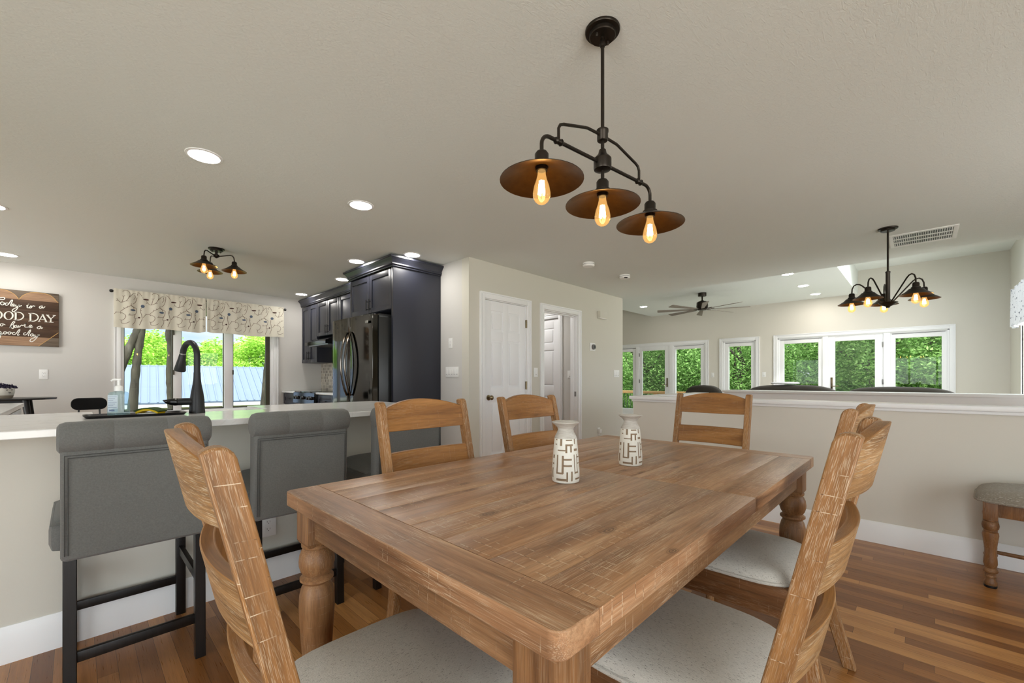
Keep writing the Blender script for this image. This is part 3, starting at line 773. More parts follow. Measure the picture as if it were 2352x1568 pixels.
def make_chair(label):
    t = thing('dining_chair', label, 'chair')
    for sy in (-1, 1):
        rear = [(-.318, 0), (-.258, .22), (-.234, .44), (-.297, .72), (-.3595, .995)]
        topc = [(-.3565, .9985), (-.349, 1.0018), (-.341, 1.0030), (-.334, 1.0022), (-.3275, .9992), (-.322, .9935), (-.318, .985), (-.3155, .974)]
        front = [(-.252, .70), (-.191, .44), (-.214, .22), (-.277, 0)]
        mb = MB(); mb.prism(rear + topc + front, -.0155, .0155, M=Matrix.Translation((0, sy * .2055, 0)) @ XZ)
        bev(mb.build('back_post', M['chz'], t, flat=lambda c: (c.x - postx(c.z), c.y, c.z)), .004, 3, 60)
    for z0, z1, arch, bow in ((.884, .972, .037, .030), (.700, .800, .0, .028), (.515, .612, .0, .028)):
        mb = MB(); L = .196; NY, NZ = 16, 4; th = .012
        def sf(side):
            def fn(u, v):
                y = -L + 2 * L * u; q = 1 - (y / L) ** 2
                zt = z1 + arch * q; z = z0 + (zt - z0) * v - .004 * q * (1 - v) * (1 if arch else 0)
                return (postx(z) - bow * q + side * th - .004, y, z)
            return fn
        o = len(mb.v)
        mb.grid(sf(1), NY, NZ, mi=1); mb.grid(sf(-1), NY, NZ, mi=0)
        n1 = (NY + 1) * (NZ + 1)
        fs = []
        idx = lambda i, j, s_: s_ * n1 + j * (NY + 1) + i
        for i in range(NY):
            fs.append((idx(i, 0, 0), idx(i + 1, 0, 0), idx(i + 1, 0, 1), idx(i, 0, 1)))
            fs.append((idx(i, NZ, 0), idx(i + 1, NZ, 0), idx(i + 1, NZ, 1), idx(i, NZ, 1)))
        for j in range(NZ):
            fs.append((idx(0, j, 0), idx(0, j + 1, 0), idx(0, j + 1, 1), idx(0, j, 1)))
            fs.append((idx(NY, j, 0), idx(NY, j + 1, 0), idx(NY, j + 1, 1), idx(NY, j, 1)))
        for f in fs: mb.f.append(tuple(o + q for q in f)); mb.m.append(1); mb.sm.append(False)
        bev(mb.build('back_slat', [M['chy'], M['chf']], t, flat=lambda c, bw=bow: (c.x - postx(c.z) + bw * (1 - (c.y / .196) ** 2), c.y, c.z)), .003, 2, 60)
    mb = MB(); edge = make_cushion(mb, -.20, .25, .238, .405, .458)
    seat = mb.build('seat', M['seat'], t)
    mb = MB(); pts = [(x * 1.003, y * 1.003, .406) for x, y in edge]; mb.tube(pts + pts[:2], .0065, 8, cap=False); mb.build('piping', M['seat'], seat)
    mb = MB()
    for sy in (-1, 1): mb.box(-.20, .215, sy * .207 - .011, sy * .207 + .011, .300, .402, .003)
    mb.box(.203, .225, -.2, .2, .300, .402, .003); mb.box(-.215, -.193, -.196, .196, .300, .402, .003)
    mb.build('seat_frame', M['chx'], t)
    for sy in (-1, 1):
        mb = MB(); mb.lathe(cfl, (.208, sy * .203, 0), 18); mb.box(.185, .231, sy * .203 - .023, sy * .203 + .023, .325, .402, .003); mb.build('front_leg', M['chz'], t)
    for sy in (-1, 1):
        mb = MB(); mb.tube([(-.268, sy * .2055, .15), (.2, sy * .203, .15)], [.011, .011], 8); mb.build('stretcher', M['chx'], t)
    return t
chairA = make_chair('wooden ladder-back chair at the near end of the table, beside the bar stools')
chairA.location = (.483, .849, 0); chairA.rotation_euler = (0, 0, math.radians(-4))
G = 'ladder-back dining chairs around the table'
chairA['group'] = G
dup(chairA, (1.10, .428, 0), PI / 2, 'ladder-back chair at the open side of the table, the nearer of that pair', G)
dup(chairA, (1.835, .497, 0), PI / 2, 'ladder-back chair at the open side of the table, half hidden behind the nearer one', G)
dup(chairA, (1.047, 1.205, 0), -PI / 2, 'ladder-back chair across the table in front of the third grey bar stool', G)
dup(chairA, (1.735, 1.222, 0), -PI / 2, 'ladder-back chair across the table in front of the white panel door', G)
dup(chairA, (2.445, .946, 0), PI, 'ladder-back chair at the far end of the table before the half wall', G)

# ---------------------------------------------------------------- bar stools (local front = +Y)
def make_stool(label):
    t = thing('bar_stool', label, 'stool')
    for sx in (-1, 1):
        mb = MB(); mb.box(sx * .178 - .0175, sx * .178 + .0175, .192, .227, 0, .53, .002); mb.build('leg', M['espresso'], t)
        mb = MB(); mb.add([(sx * .178 + a * .017, (-.222 if z else -.235) + b2 * .017, z) for z in (0, .52) for a, b2 in ((-1, -1), (1, -1), (1, 1), (-1, 1))],
               [(3, 2, 1, 0), (4, 5, 6, 7), (0, 1, 5, 4), (1, 2, 6, 5), (2, 3, 7, 6), (3, 0, 4, 7)]); bev(mb.build('leg', M['espresso'], t), .002)
        mb = MB(); mb.box(sx * .178 - .009, sx * .178 + .009, -.215, .195, .285, .32, .002); mb.build('stretcher', M['espresso'], t)
    mb = MB(); mb.box(-.165, .165, -.238, -.22, .135, .17, .002); mb.build('stretcher', M['espresso'], t)
    mb = MB(); mb.box(-.165, .165, .2, .218, .145, .18, .002); mb.build('stretcher', M['espresso'], t)
    mb = MB(); mb.box(-.228, .228, -.20, .225, .505, .612, .03)
    mb.grid(lambda u, v: (-.225 + .45 * u, -.2 + .42 * v, .60 + .05 * (1 - abs(2 * u - 1) ** 5) * (1 - abs(2 * v - 1) ** 5)), 20, 20)
    mb.build('seat', M['stool'], t)
    # backrest: shell that leans slightly, with a rolled top
    mb = MB()
    out = [(-.272, .50), (-.285, .88), (-.278, .90), (-.205, .90), (-.20, .87), (-.195, .50), (-.205, .488), (-.262, .488)]
    mb.prism([(y, z) for y, z in out], -.2, .2, M=Matrix(((0, 0, 1, 0), (1, 0, 0, 0), (0, 1, 0, 0), (0, 0, 0, 1))))
    bk_ = mb.build('backrest', M['stool'], t); bev(bk_, .018, 4, 50)
    mb = MB()
    prof = [(0, -.209), (.038, -.208), (.048, -.202), (.0535, -.188), (.0555, -.10), (.0550, -.075), (.0540, -.072), (.0550, -.069), (.0555, 0), (.0550, .069), (.0540, .072), (.0550, .075), (.0555, .10), (.0535, .188), (.048, .202), (.038, .208), (0, .209)]
    mb.lathe(prof, n=24, M=Matrix.Translation((0, -.252, .8965)) @ Matrix.Rotation(PI / 2, 4, 'Y'))
    mb.build('top_roll', M['stool'], bk_)
    mb = MB()
    for o_ in (.182, .190):
        yb = lambda z: -.2735 - .013 * (z - .5) / .38 - .0008
        pts = [(-o_, yb(.505), .512), (-o_, yb(.86), .841 - (.190 - o_)), (o_, yb(.86), .841 - (.190 - o_)), (o_, yb(.505), .512)]
        P_ = []
        for a, b2 in zip(pts, pts[1:]): P_ += [V(a).lerp(V(b2), q / 6) for q in range(6)]
        P_.append(V(pts[-1])); mb.tube(P_, .0013, 6)
    mb.build('seam', M['stoolseam'], bk_)
    return t
st = make_stool('charcoal fabric bar stool behind the near dining chair, first from the left')
st.location = (.166, 2.287, 0); GS = 'charcoal bar stools along the breakfast bar'; st['group'] = GS
dup(st, (.724, 2.287, 0), 0, 'charcoal fabric bar stool between its two neighbours, above the wall outlet', GS)
dup(st, (1.28, 2.287, 0), 0, 'charcoal fabric bar stool seen through the far-side chair nearest the bar', GS)

# ---------------------------------------------------------------- bench by the half wall
bn = thing('bench', 'wooden bench with grey upholstered seat against the half wall', 'bench', (3.465, -.84, 0), -PI / 2 - .077)
mb = MB(); edge = make_cushion(mb, -.63, .63, .20, .452, .53, 64, 9, 0)
bs = mb.build('seat', M['benchf'], bn)
mb = MB(); pts = [(x, y, .453) for x, y in edge]; mb.tube(pts + pts[:2], .007, 8, cap=False); mb.build('piping', M['benchf'], bs)
for bx_ in ((-.55, .55, -.172, -.15), (-.55, .55, .15, .172), (-.58, -.56, -.15, .15), (.56, .58, -.15, .15)):
    mb = MB(); mb.box(*bx_, .375, .452, .003); mb.build('apron', M['bench_w'], bn)
blp = [(r_ * .82, z_) for r_, z_ in [(.028, .012), (.031, .02), (.031, .028), (.024, .04), (.022, .05), (.026, .056), (.026, .06), (.024, .066), (.027, .07), (.024, .074), (.033, .082), (.035, .088), (.032, .096), (.025, .103), (.027, .108), (.032, .125),
       (.031, .145), (.027, .18), (.0275, .205), (.034, .25), (.038, .275), (.036, .288), (.030, .293), (.033, .297), (.030, .301), (.037, .31), (.0395, .325), (.037, .34), (.03, .348), (.034, .352), (.034, .358), (0, .358)]]
for sx in (-1, 1):
    for sy in (-1, 1):
        mb = MB(); mb.lathe([(0, .012)] + blp, (sx * .575, sy * .155, 0), 20); mb.box(sx * .575 - .027, sx * .575 + .027, sy * .155 - .027, sy * .155 + .027, .356, .452, .003)
        lg = mb.build('leg', M['bench_w'], bn)
        mb = MB(); mb.lathe([(0, 0), (.023, 0), (.025, .006), (.025, .013), (0, .013)], (sx * .575, sy * .155, 0), 16); mb.build('foot_pad', M['blackp'], lg)
for sx in (-1, 1):
    mb = MB(); mb.tube([(sx * .575, -.13, .147), (sx * .575, 0, .147), (sx * .575, .13, .147)], [.009, .015, .009], 8); mb.build('stretcher', M['bench_w'], bn)
mb = MB(); mb.tube([(-.565, 0, .147), (0, 0, .147), (.565, 0, .147)], [.010, .015, .010], 8); mb.build('stretcher', M['bench_w'], bn)

# ---------------------------------------------------------------- vases with carved pattern
RC = [(320, 365, 570, 695), (435, 580, 578, 605), (620, 636, 575, 668), (430, 585, 668, 692), (430, 462, 690, 820), (525, 555, 690, 810), (285, 430, 770, 796), (600, 672, 748, 786),
      (275, 295, 870, 1210), (275, 388, 1180, 1212), (360, 395, 880, 1200), (395, 546, 930, 962), (395, 552, 1040, 1072), (596, 612, 850, 1210), (612, 665, 1172, 1206), (644, 660, 850, 1180),
      (660, 700, 893, 920), (660, 694, 1008, 1036), (450, 478, 1165, 1345), (275, 478, 1300, 1342), (535, 555, 1155, 1337), (612, 700, 1285, 1317), (240, 268, 580, 602), (240, 264, 660, 688), (224, 240, 880, 935), (224, 238, 1020, 1050), (222, 234, 1120, 1300)]
def vase_mesh():
    NU, NVv = 160, 76; ZB = .138
    pat = [[0] * NU for _ in range(NVv)]
    for x0, x1, y0, y1 in RC:
        a0 = math.asin(max(-1, (x0 - 465) / 246)); a1 = math.asin(min(1, (x1 - 465) / 246))
        for j in range(NVv):
            z = ZB * (j + .5) / NVv; y = 1370 - z / ZB * 800
            if y0 <= y <= y1:
                for i in range(NU):
                    th = 2 * PI * (i + .5) / NU
                    for sh in (0, PI):
                        d = (th - sh + PI) % (2 * PI) - PI
                        if a0 <= d <= a1: pat[j][i] = 1
    rad = lambda z: .0435 + .0012 * math.sin(PI * min(1, z / .05)) - .0075 * max(0, (z - .03) / .108) ** 1.6
    mb = MB(); vs = []; fs = []; ms = []
    for j in range(NVv + 1):
        for i in range(NU):
            adj = [pat[jj][ii % NU] for jj in (j - 1, j) if 0 <= jj < NVv for ii in (i - 1, i)]
            z = ZB * j / NVv
            r = rad(z) - (.0024 if all(adj) else 0)
            a = 2 * PI * i / NU
            vs.append((r * math.sin(a), -r * math.cos(a), z + .003))
    for j in range(NVv):
        for i in range(NU):
            i2 = (i + 1) % NU
            mb.f.append((j * NU + i, j * NU + i2, (j + 1) * NU + i2, (j + 1) * NU + i)); mb.m.append(pat[j][i]); mb.sm.append(True)
    mb.v.extend(vs)
    mb.lathe([(0, 0), (.040, 0), (.0425, .001), (.0435, .003)], n=48, mi=0)
    return mb
def make_vase(label, loc, rz):
    t = thing('vase', label, 'vase', loc, rz)
    b = vase_mesh().build('body', [M['vw'], M['vb']], t, ang=60)
    mb = MB(); mb.lathe([(.0362, .141), (.0345, .147), (.0285, .158), (.0250, .167), (.0258, .173), (.032, .181), (.0405, .187), (.0450, .1915), (.0448, .194), (.042, .1945), (.034, .19), (.022, .178), (.019, .16), (.019, .05), (0, .05)], n=48)
    mb.build('neck', M['vg'], t)
    return t
va = make_vase('white vase with taupe maze pattern, nearer one of the two on the table', (1.116, .838, TZ), -.80)
va['group'] = 'maze patterned vases on the table'
dup(va, (1.511, .821, TZ), -.90, 'white vase with taupe maze pattern, farther one, before the half wall end')

# ================================================================== LIGHT FITTINGS
def shade_parts(par, x, y, zr, R=.142, hgt=.05, bulb_len=.082, sock=.034):
    c = (x, y, zr)
    mb = MB()
    mb.lathe([(.0285, hgt - .001), (.045, hgt - .006), (R * .6, hgt * .52), (R, .001), (R, -.001)], c, 40, mi=0)
    mb.lathe([(R, -.001), (R * .6, hgt * .50 - .003), (.045, hgt - .010), (.022, hgt - .006)], c, 40, mi=1)
    sh = mb.build('shade', [M['bronze'], M['brass_in']], par, ang=50, recalc=False)
    mb = MB(); mb.lathe([(0, hgt - .018), (.020, hgt - .018), (.020, hgt - .002), (.031, hgt), (.031, hgt + .007), (.0245, hgt + .010), (.0235, hgt + .014), (.0235, hgt + sock + .004), (.018, hgt + sock + .012), (.008, hgt + sock + .015), (0, hgt + sock + .015)], c, 24)
    mb.build('socket', M['bronze'], sh)
    k = bulb_len / .082
    mb = MB(); mb.lathe([(.0135, hgt - .018), (.0145, .018 * k), (.019, 0), (.0265, -.022 * k), (.0305, -.044 * k), (.0295, -.058 * k), (.022, -.072 * k), (.011, -.080 * k), (0, -.082 * k)], c, 24)
    bl = mb.build('bulb', M['bulb'], sh)
    mb = MB()
    for q in range(5):
        a = 2 * PI * q / 5; r0, r1 = .006, .0105
        mb.tube([(x + r0 * math.cos(a), y + r0 * math.sin(a), zr - .002), (x + r1 * math.cos(a), y + r1 * math.sin(a), zr - .048 * k)], .0033, 6)
    mb.build('filament', M['fil'], bl)
def canopy(par, R=.063, r2=.05, z=H, scr=True):
    mb = MB(); mb.lathe([(0, 0), (R, 0), (R, -.007), (R * .97, -.010), (r2, -.012), (r2, -.024), (r2 * .95, -.027), (0, -.027)], (0, 0, z), 36)
    if scr:
        for sx in (-1, 1): mb.lathe([(.005, -.02), (.005, -.036), (.003, -.04), (0, -.04)], (sx * r2 * .66, 0, z), 10)
    mb.build('canopy', M['bronze'], par)

# linear pendant over the dining table
pd = thing('pendant_light', 'three-shade bronze pendant hanging over the dining table', 'pendant light', (1.419, .889, 0), math.radians(-6.8))
canopy(pd, .066, .05)
mb = MB(); mb.lathe([(.009, 0), (.011, .012), (.008, .03), (.006, .032)], (0, 0, 2.375), 12); mb.cyl((0, 0, 1.85), (0, 0, 2.42), .0068, n=14); mb.build('rod', M['bronze'], pd)
mb = MB(); mb.lathe([(0, 0), (.019, 0), (.021, .003), (.021, .03), (.023, .033), (.023, .042), (.019, .045), (0, .045)], (0, 0, 2.012), 24); mb.build('upper_collar', M['bronze'], pd)
mb = MB(); mb.lathe([(0, 0), (.02, 0), (.032, .004), (.034, .01), (.034, .045), (.030, .05), (.017, .064), (.013, .08), (.007, .085), (0, .085)], (0, 0, 1.897), 28); mb.build('hub', M['bronze'], pd)
def arc(c, r, a0, a1, n=6, pl='XZ'):
    return [(c[0] + r * math.cos(a0 + (a1 - a0) * q / n), c[1], c[2] + r * math.sin(a0 + (a1 - a0) * q / n)) for q in range(n + 1)]
for s_ in (-1, 1):
    zb = 1.925
    fl = lambda L_: [(s_ * p[0], p[1], p[2]) for p in L_]
    mb = MB(); mb.tube(fl([(.02, 0, zb)] + [(.285, 0, zb)] + arc((.285, 0, zb - .036), .036, PI / 2, 0)[1:] + [(.321, 0, 1.848)]), .0068, 10); mb.build('arm', M['bronze'], pd)
    mb = MB(); mb.tube(fl([(.018, 0, 2.032), (.085, 0, 2.030), (.1, 0, 2.027), (.215, 0, 1.995), (.232, 0, 1.987), (.240, 0, 1.972), (.240, 0, 1.925)]), .0055, 10); mb.build('brace', M['bronze'], pd)
    mb = MB(); mb.tube(fl([(.222, 0, zb), (.2285, 0, zb), (.229, 0, zb), (.251, 0, zb), (.2515, 0, zb), (.258, 0, zb)]), [.009, .0125, .010, .010, .0125, .009], 12); mb.build('clamp', M['bronze'], pd)
for px_ in (-.321, 0, .321): shade_parts(pd, px_, 0, 1.765)

# five-arm chandelier over the stairwell
ch = thing('chandelier', 'five-arm dark bronze chandelier hanging beyond the half wall', 'chandelier', (5.045, .225, 0))
canopy(ch, .070, .05)
mb = MB(); mb.cyl((0, 0, 2.05), (0, 0, 2.42), .0075, n=12); mb.lathe([(0, 1.775), (.016, 1.775), (.016, 2.04), (.018, 2.045), (.018, 2.053), (.009, 2.06), (0, 2.06)], n=16); mb.build('rod', M['bronze'], ch)
mb = MB(); mb.lathe([(0, -.03), (.012, -.03), (.015, -.022), (.02, -.018), (.045, -.006), (.066, .012), (.07, .016), (.064, .018), (.03, .008), (.02, .02), (0, .02)], (0, 0, 1.762), 28); mb.build('hub_dish', M['bronze'], ch)
base = math.atan2(.225, 5.045)      # direction away from the viewer
for k_ in range(5):
    ph = math.radians(66 + 72 * k_)
    d_ = V((math.cos(base - ph), math.sin(base - ph), 0))
    mb = MB(); mb.tube([d_ * r + V((0, 0, z)) for r, z in ((.022, 1.775), (.05, 1.80), (.12, 1.885), (.18, 1.957), (.20, 1.974), (.224, 1.980), (.245, 1.968), (.257, 1.94), (.260, 1.89))], .0058, 10)
    mb.build('arm', M['bronze'], ch)
    p_ = d_ * .260; shade_parts(ch, p_.x, p_.y, 1.797, .106, .056, .075)
# semi-flush kitchen light
sf_ = thing('ceiling_fixture', 'three-arm bronze ceiling fixture over the kitchen', 'ceiling light', (1.014, 5.226, 0))
canopy(sf_, .072, .055)
mb = MB(); mb.cyl((0, 0, 2.355), (0, 0, 2.42), .012, n=14); mb.lathe([(0, -.02), (.008, -.02), (.012, -.014), (.026, -.006), (.026, .014), (.014, .022), (0, .022)], (0, 0, 2.362), 20); mb.build('hub', M['bronze'], sf_)
base = math.atan2(5.226, 1.014)
for k_ in range(3):
    ph = math.radians(100 + 120 * k_)
    d_ = V((math.cos(base - ph), math.sin(base - ph), 0))
    mb = MB(); mb.tube([d_ * r + V((0, 0, z)) for r, z in ((.02, 2.363), (.07, 2.374), (.120, 2.386), (.140, 2.381), (.152, 2.364), (.157, 2.33), (.157, 2.315))], .0055, 10)
    mb.build('arm', M['bronze'], sf_)
    p_ = d_ * .157; shade_parts(sf_, p_.x, p_.y, 2.222, .112, .054, .075)
# recessed downlights
def downlight(x, y, z, label, group, mat=None, r=.077):
    t = thing('recessed_downlight', label, 'recessed light', (x, y, z), 0, group)
    mb = MB(); mb.lathe([(r, -.002), (r + .003, -.006), (r + .017, -.004), (r + .019, 0), (r, 0)], n=40); mb.build('trim_ring', M['white'], t)
    mb = MB(); mb.lathe([(r, -.003), (0, -.003)], n=40); mb.build('lens', mat or M['led'], t)
GR = 'recessed lights in the kitchen ceiling'
for (x, y), lb in zip(((.543, 3.113), (1.54, 3.12), (-.516, 7.087), (-.46, 5.18), (2.537, 3.961), (2.235, 4.636), (2.50, 5.60), (2.49, 7.04)),
    ('recessed light above the first bar stool, biggest of the glowing discs', 'recessed light above the bar, left of the bronze pendant', 'recessed light near the ceiling edge above the wooden sign', 'recessed light cut by the left edge of the picture',
     'recessed light over the right end of the tall cabinet crown', 'recessed light just left of the tall cabinet crown corner', 'recessed light at the step between tall and lower cabinet crowns', 'recessed light over the far end of the wall cabinets')):
    downlight(x, y, H, lb, GR)
GL = 'recessed lights in the living room ceiling'
for (x, y), lb in zip(((9.381, 1.591), (10.458, 1.566), (8.16, 1.599), (9.416, 4.774)),
    ('living room recessed light, middle of the row of three left of the chandelier', 'living room recessed light of the row of three closest to the window wall', 'living room recessed light touching the edge of the dining ceiling', 'living room recessed light left of the ceiling fan')):
    downlight(x, y, 2.83, lb, GL, M['led2'])
downlight(4.55, 4.6, H, 'unseen recessed light added to brighten the small room', None, M['led3'])  # lamp added out of view to brighten the room past the doorway
# ceiling fan
fan = thing('ceiling_fan', 'eight-blade ceiling fan with bronze motor in the living room', 'ceiling fan', (8.76, 3.18, 0))
mb = MB(); mb.lathe([(0, 0), (.078, 0), (.078, -.06), (.074, -.066), (0, -.066)], (0, 0, 2.83), 28); mb.build('canopy', M['bronze'], fan)
mb = MB(); mb.cyl((0, 0, 2.66), (0, 0, 2.77), .014, n=12); mb.lathe([(0, .02), (.03, .02), (.034, 0), (0, 0)], (0, 0, 2.66), 16); mb.build('rod', M['bronze'], fan)
mb = MB(); mb.lathe([(0, .16), (.075, .16), (.105, .14), (.11, .06), (.10, .03), (.085, .0), (.075, -.012), (0, -.016)], (0, 0, 2.50), 32); mb.build('motor', M['bronze'], fan)
M['fanblade'] = plain('fan_blade_taupe', rgb(128, 118, 108), .5)
base = math.atan2(3.18, 8.76)
for k_ in range(8):
    ph = math.radians(176 + 45 * k_); a_ = base - ph
    mb = MB(); R_ = Matrix.Translation((0, 0, 2.505)) @ Matrix.Rotation(a_, 4, 'Z') @ Matrix.Rotation(math.radians(13), 4, 'X')
    pts = [(.16, -.03), (.83, -.058), (.85, -.05), (.85, .05), (.83, .058), (.16, .03)]
    mb.prism(pts, -.004, .004, M=R_)
    bl = mb.build('blade', M['fanblade'], fan)
    mb = MB(); mb.prism([(.07, -.02), (.22, -.016), (.22, .016), (.07, .02)], .004, .012, M=R_); mb.build('bracket', M['bronze'], bl)
# smoke detectors, vent
def detector(x, y, label, slot):
    t = thing('smoke_detector', label, 'smoke detector', (x, y, H), 0, 'detectors on the dining ceiling')
    mb = MB(); mb.lathe([(0, 0), (.066, 0), (.066, -.012), (.068, -.013), (.068, -.03), (.06, -.042), (.03, -.046), (0, -.046)], n=32); mb.build('housing', M['plastic'], t)
    mb = MB(); mb.lathe([(.0685, -.017), (.0688, -.019), (.0685, -.021), (.066, -.019)], n=32); mb.build('vent_slot', M['plasticd'], t)
    if slot:
        mb = MB(); mb.box(-.065, -.045, -.02, .02, -.048, -.036, .003, M=Matrix.Rotation(.75, 4, 'Z')); mb.build('sensor_opening', M['blackp'], t)
detector(4.138, 2.777, 'round white smoke detector above the open doorway, nearer one', False)
detector(4.945, 2.766, 'round white smoke detector with dark opening, by the header corner', True)
vt = thing('ceiling_vent', 'white slotted ceiling vent beside the chandelier canopy', 'vent', (5.565, .005, H))
mb = MB()
mb.box(-.245, .245, -.232, -.2, -.008, 0, .003); mb.box(-.245, .245, .2, .232, -.008, 0, .003); mb.box(-.245, -.2, -.2, .2, -.008, 0, .003); mb.box(.2, .245, -.2, .2, -.008, 0, .003)
mb.build('frame', M['plastic'], vt)
mb = MB(); mb.box(-.2, .2, -.2, .2, -.002, 0); mb.build('duct_opening', M['blackp'], vt)
mb = MB()
for q in (-.067, .067): mb.box(q - .012, q + .012, -.2, .2, -.008, -.002, .002)
mb.build('bar', M['plastic'], vt)
mb = MB()
for q in range(26):
    y = -.192 + q * .0154
    mb.box(-.2, .2, y - .0022, y + .0022, -.007, -.002)
mb.build('louvre', M['plastic'], vt)
# ================================================================== KITCHEN
def shaker(par, xf, y0, y1, z0, z1, mat, hand=None, name='door', nx=-1):
    # door on a plane of constant X facing nx
    d = lambda a: xf - nx * 0 + nx * a
    mb = MB(); s = .058
    def B(a, b2, c, e, y0_, y1_, b=.002): mb.box(d(a), d(b2), y0_, y1_, c, e, b)
    B(0, .010, z0 + .002, z1 - .002, y0 + .002, y1 - .002)
    for q0, q1 in ((y0 + .002, y0 + s), (y1 - s, y1 - .002)): B(.008, .020, z0 + .002, z1 - .002, q0, q1)
    for q0, q1 in ((z0 + .002, z0 + s), (z1 - s, z1 - .002)): B(.008, .020, q0, q1, y0 + s, y1 - s)
    o = mb.build(name, mat, par)
    if hand:
        kind, y, z, L = hand
        mb = MB()
        if kind == 'v':
            mb.cyl((d(.045), y, z), (d(.045), y, z + L), .0055, n=10)
            for q in (.02, L - .02): mb.cyl((d(.018), y, z + q), (d(.045), y, z + q), .004, n=8)
        else:
            mb.cyl((d(.045), y - L / 2, z), (d(.045), y + L / 2, z), .0055, n=10)
            for q in (-L / 2 + .02, L / 2 - .02): mb.cyl((d(.018), y + q, z), (d(.045), y + q, z), .004, n=8)
        mb.build('handle', M['matteblack'], o)
    return o
def wall_cab(label, x0, y0, y1, z0, z1, hz):
    t = thing('wall_cabinet', label, 'cabinet', (0, 0, 0), 0, 'navy kitchen wall cabinets', 'thing')
    mb = MB(); mb.box(x0 + .002, XC - .002, y0 + .001, y1 - .001, z0, z1, .001); mb.build('cabinet_box', M['navy'], t)  # solid full-depth cabinet box behind the doors
    ym = (y0 + y1) / 2
    shaker(t, x0, y0, ym, z0, z1, M['navy'], ('v', ym - .035, hz, .13)); shaker(t, x0, ym, y1, z0, z1, M['navy'], ('v', ym + .035, hz, .13))
    return t
wall_cab('navy wall cabinet with two long doors next to the window wall', 2.70, 6.92, 7.565, 1.37, 2.30, 1.42)
wall_cab('short navy wall cabinet above the range hood', 2.70, 6.11, 6.915, 1.775, 2.30, 1.80)
wall_cab('navy wall cabinet partly hidden behind the refrigerator', 2.70, 5.125, 6.105, 1.37, 2.30, 1.42)
wall_cab('deep navy cabinet above the refrigerator', 2.405, 4.134, 5.12, 1.862, 2.30, 1.89)
mb = MB(); mb.box(2.383, XC - .002, 4.09, 4.128, 0.0, 2.32, .002)
tag(mb.build('end_panel', M['navy']), 'tall navy panel at the side of the refrigerator', 'cabinet panel', kind='thing')
crown = [(0, 2.312), (.014, 2.312), (.017, 2.317), (.014, 2.323), (.012, 2.327), (.022, 2.331), (.026, 2.337), (.024, 2.343), (.022, 2.35), (.028, 2.366), (.040, 2.384), (.052, 2.396), (.054, 2.40), (.060, 2.402), (.061, 2.412), (.061, 2.422), (0, 2.422)]
mb = MB(); mb.sweep([(XC - .002, 4.092), (2.383, 4.092), (2.383, 5.122), (2.70, 5.122)], crown)
struct(mb.build('trim_3', M['navy']), 'navy crown moulding on top of the tall cabinet', 'trim')
mb = MB(); mb.sweep([(2.682, 5.19), (2.682, 7.565)], crown)
struct(mb.build('trim_4', M['navy']), 'navy crown moulding on the lower wall cabinets', 'trim')
# range hood
hd = thing('range_hood', 'slim dark metal range hood under the short navy cabinet', 'range hood')
mb = MB(); pr = [(2.49, 1.612), (2.49, 1.664), (2.70, 1.768), (XC - .004, 1.768), (XC - .004, 1.612)]
mb.prism(pr, -6.905, -6.12, M=XZ); mb.build('body', M['bst'], hd)
mb = MB(); mb.box(2.487, 2.492, 6.12, 6.905, 1.614, 1.662); mb.build('front_lip', M['bst'], hd)
mb = MB(); mb.box(2.54, 2.95, 6.16, 6.86, 1.604, 1.613); mb.build('filter', M['steel'], hd)
# refrigerator
fr = thing('refrigerator', 'black stainless french door refrigerator between navy cabinets', 'refrigerator')
mb = MB(); mb.box(2.255, 2.97, 4.165, 5.085, .03, 1.765, .006); mb.build('body', M['fside'], fr)
mb = MB(); mb.box(2.26, 2.55, 4.168, 4.24, 1.763, 1.80, .006); mb.box(2.26, 2.55, 5.01, 5.082, 1.763, 1.80, .006); mb.build('hinge_cover', M['fside'], fr)
def fdoor(y0, y1, z0, z1, name):
    mb = MB(); NY = 12; xs = []
    yc = 4.85
    f = lambda y: 2.145 + .07 * (y - yc) ** 2
    outer = [(f(y0 + (y1 - y0) * q / NY), y0 + (y1 - y0) * q / NY) for q in range(NY + 1)]
    outer[0] = (outer[0][0] + .006, outer[0][1]); outer[-1] = (outer[-1][0] + .006, outer[-1][1])
    poly = outer + [(2.245, y1), (2.245, y0)]
    mb.prism(poly, z0, z1); o = mb.build(name, M['bst'], fr, ang=30); bev(o, .003, 2, 50); return o
dl = fdoor(4.628, 5.085, .70, 1.79, 'door'); dr = fdoor(4.165, 4.622, .70, 1.79, 'door'); dw = fdoor(4.165, 5.085, .06, .69, 'freezer_drawer')
for y, par in ((4.675, dl), (4.575, dr)):
    mb = MB(); pts = []
    for q in range(17):
        s_ = q / 16; z = .915 + (1.625 - .915) * s_; pts.append((2.14 - .07 * math.sin(PI * s_) ** .8, y, z))
    mb.tube(pts, .0125, 10); mb.build('handle', M['bstd'], par)
mb = MB(); mb.tube([(2.15, 4.22, .62), (2.09, 4.26, .62), (2.08, 4.62, .62), (2.09, 4.99, .62), (2.15, 5.03, .62)], .012, 8); mb.build('handle', M['bstd'], dw)
dp = MB(); dp.box(2.152, 2.17, 4.76, 4.955, .98, 1.42, .003); dp = dp.build('water_dispenser', M['black_glass'], dl)
mb = MB(); mb.box(2.149, 2.16, 4.775, 4.94, 1.29, 1.405, .002); mb.build('display', M['bst'], dp)
mb = MB(); mb.box(2.150, 2.156, 4.205, 4.265, 1.695, 1.72, .001); mb.build('badge', M['steel'], dr)
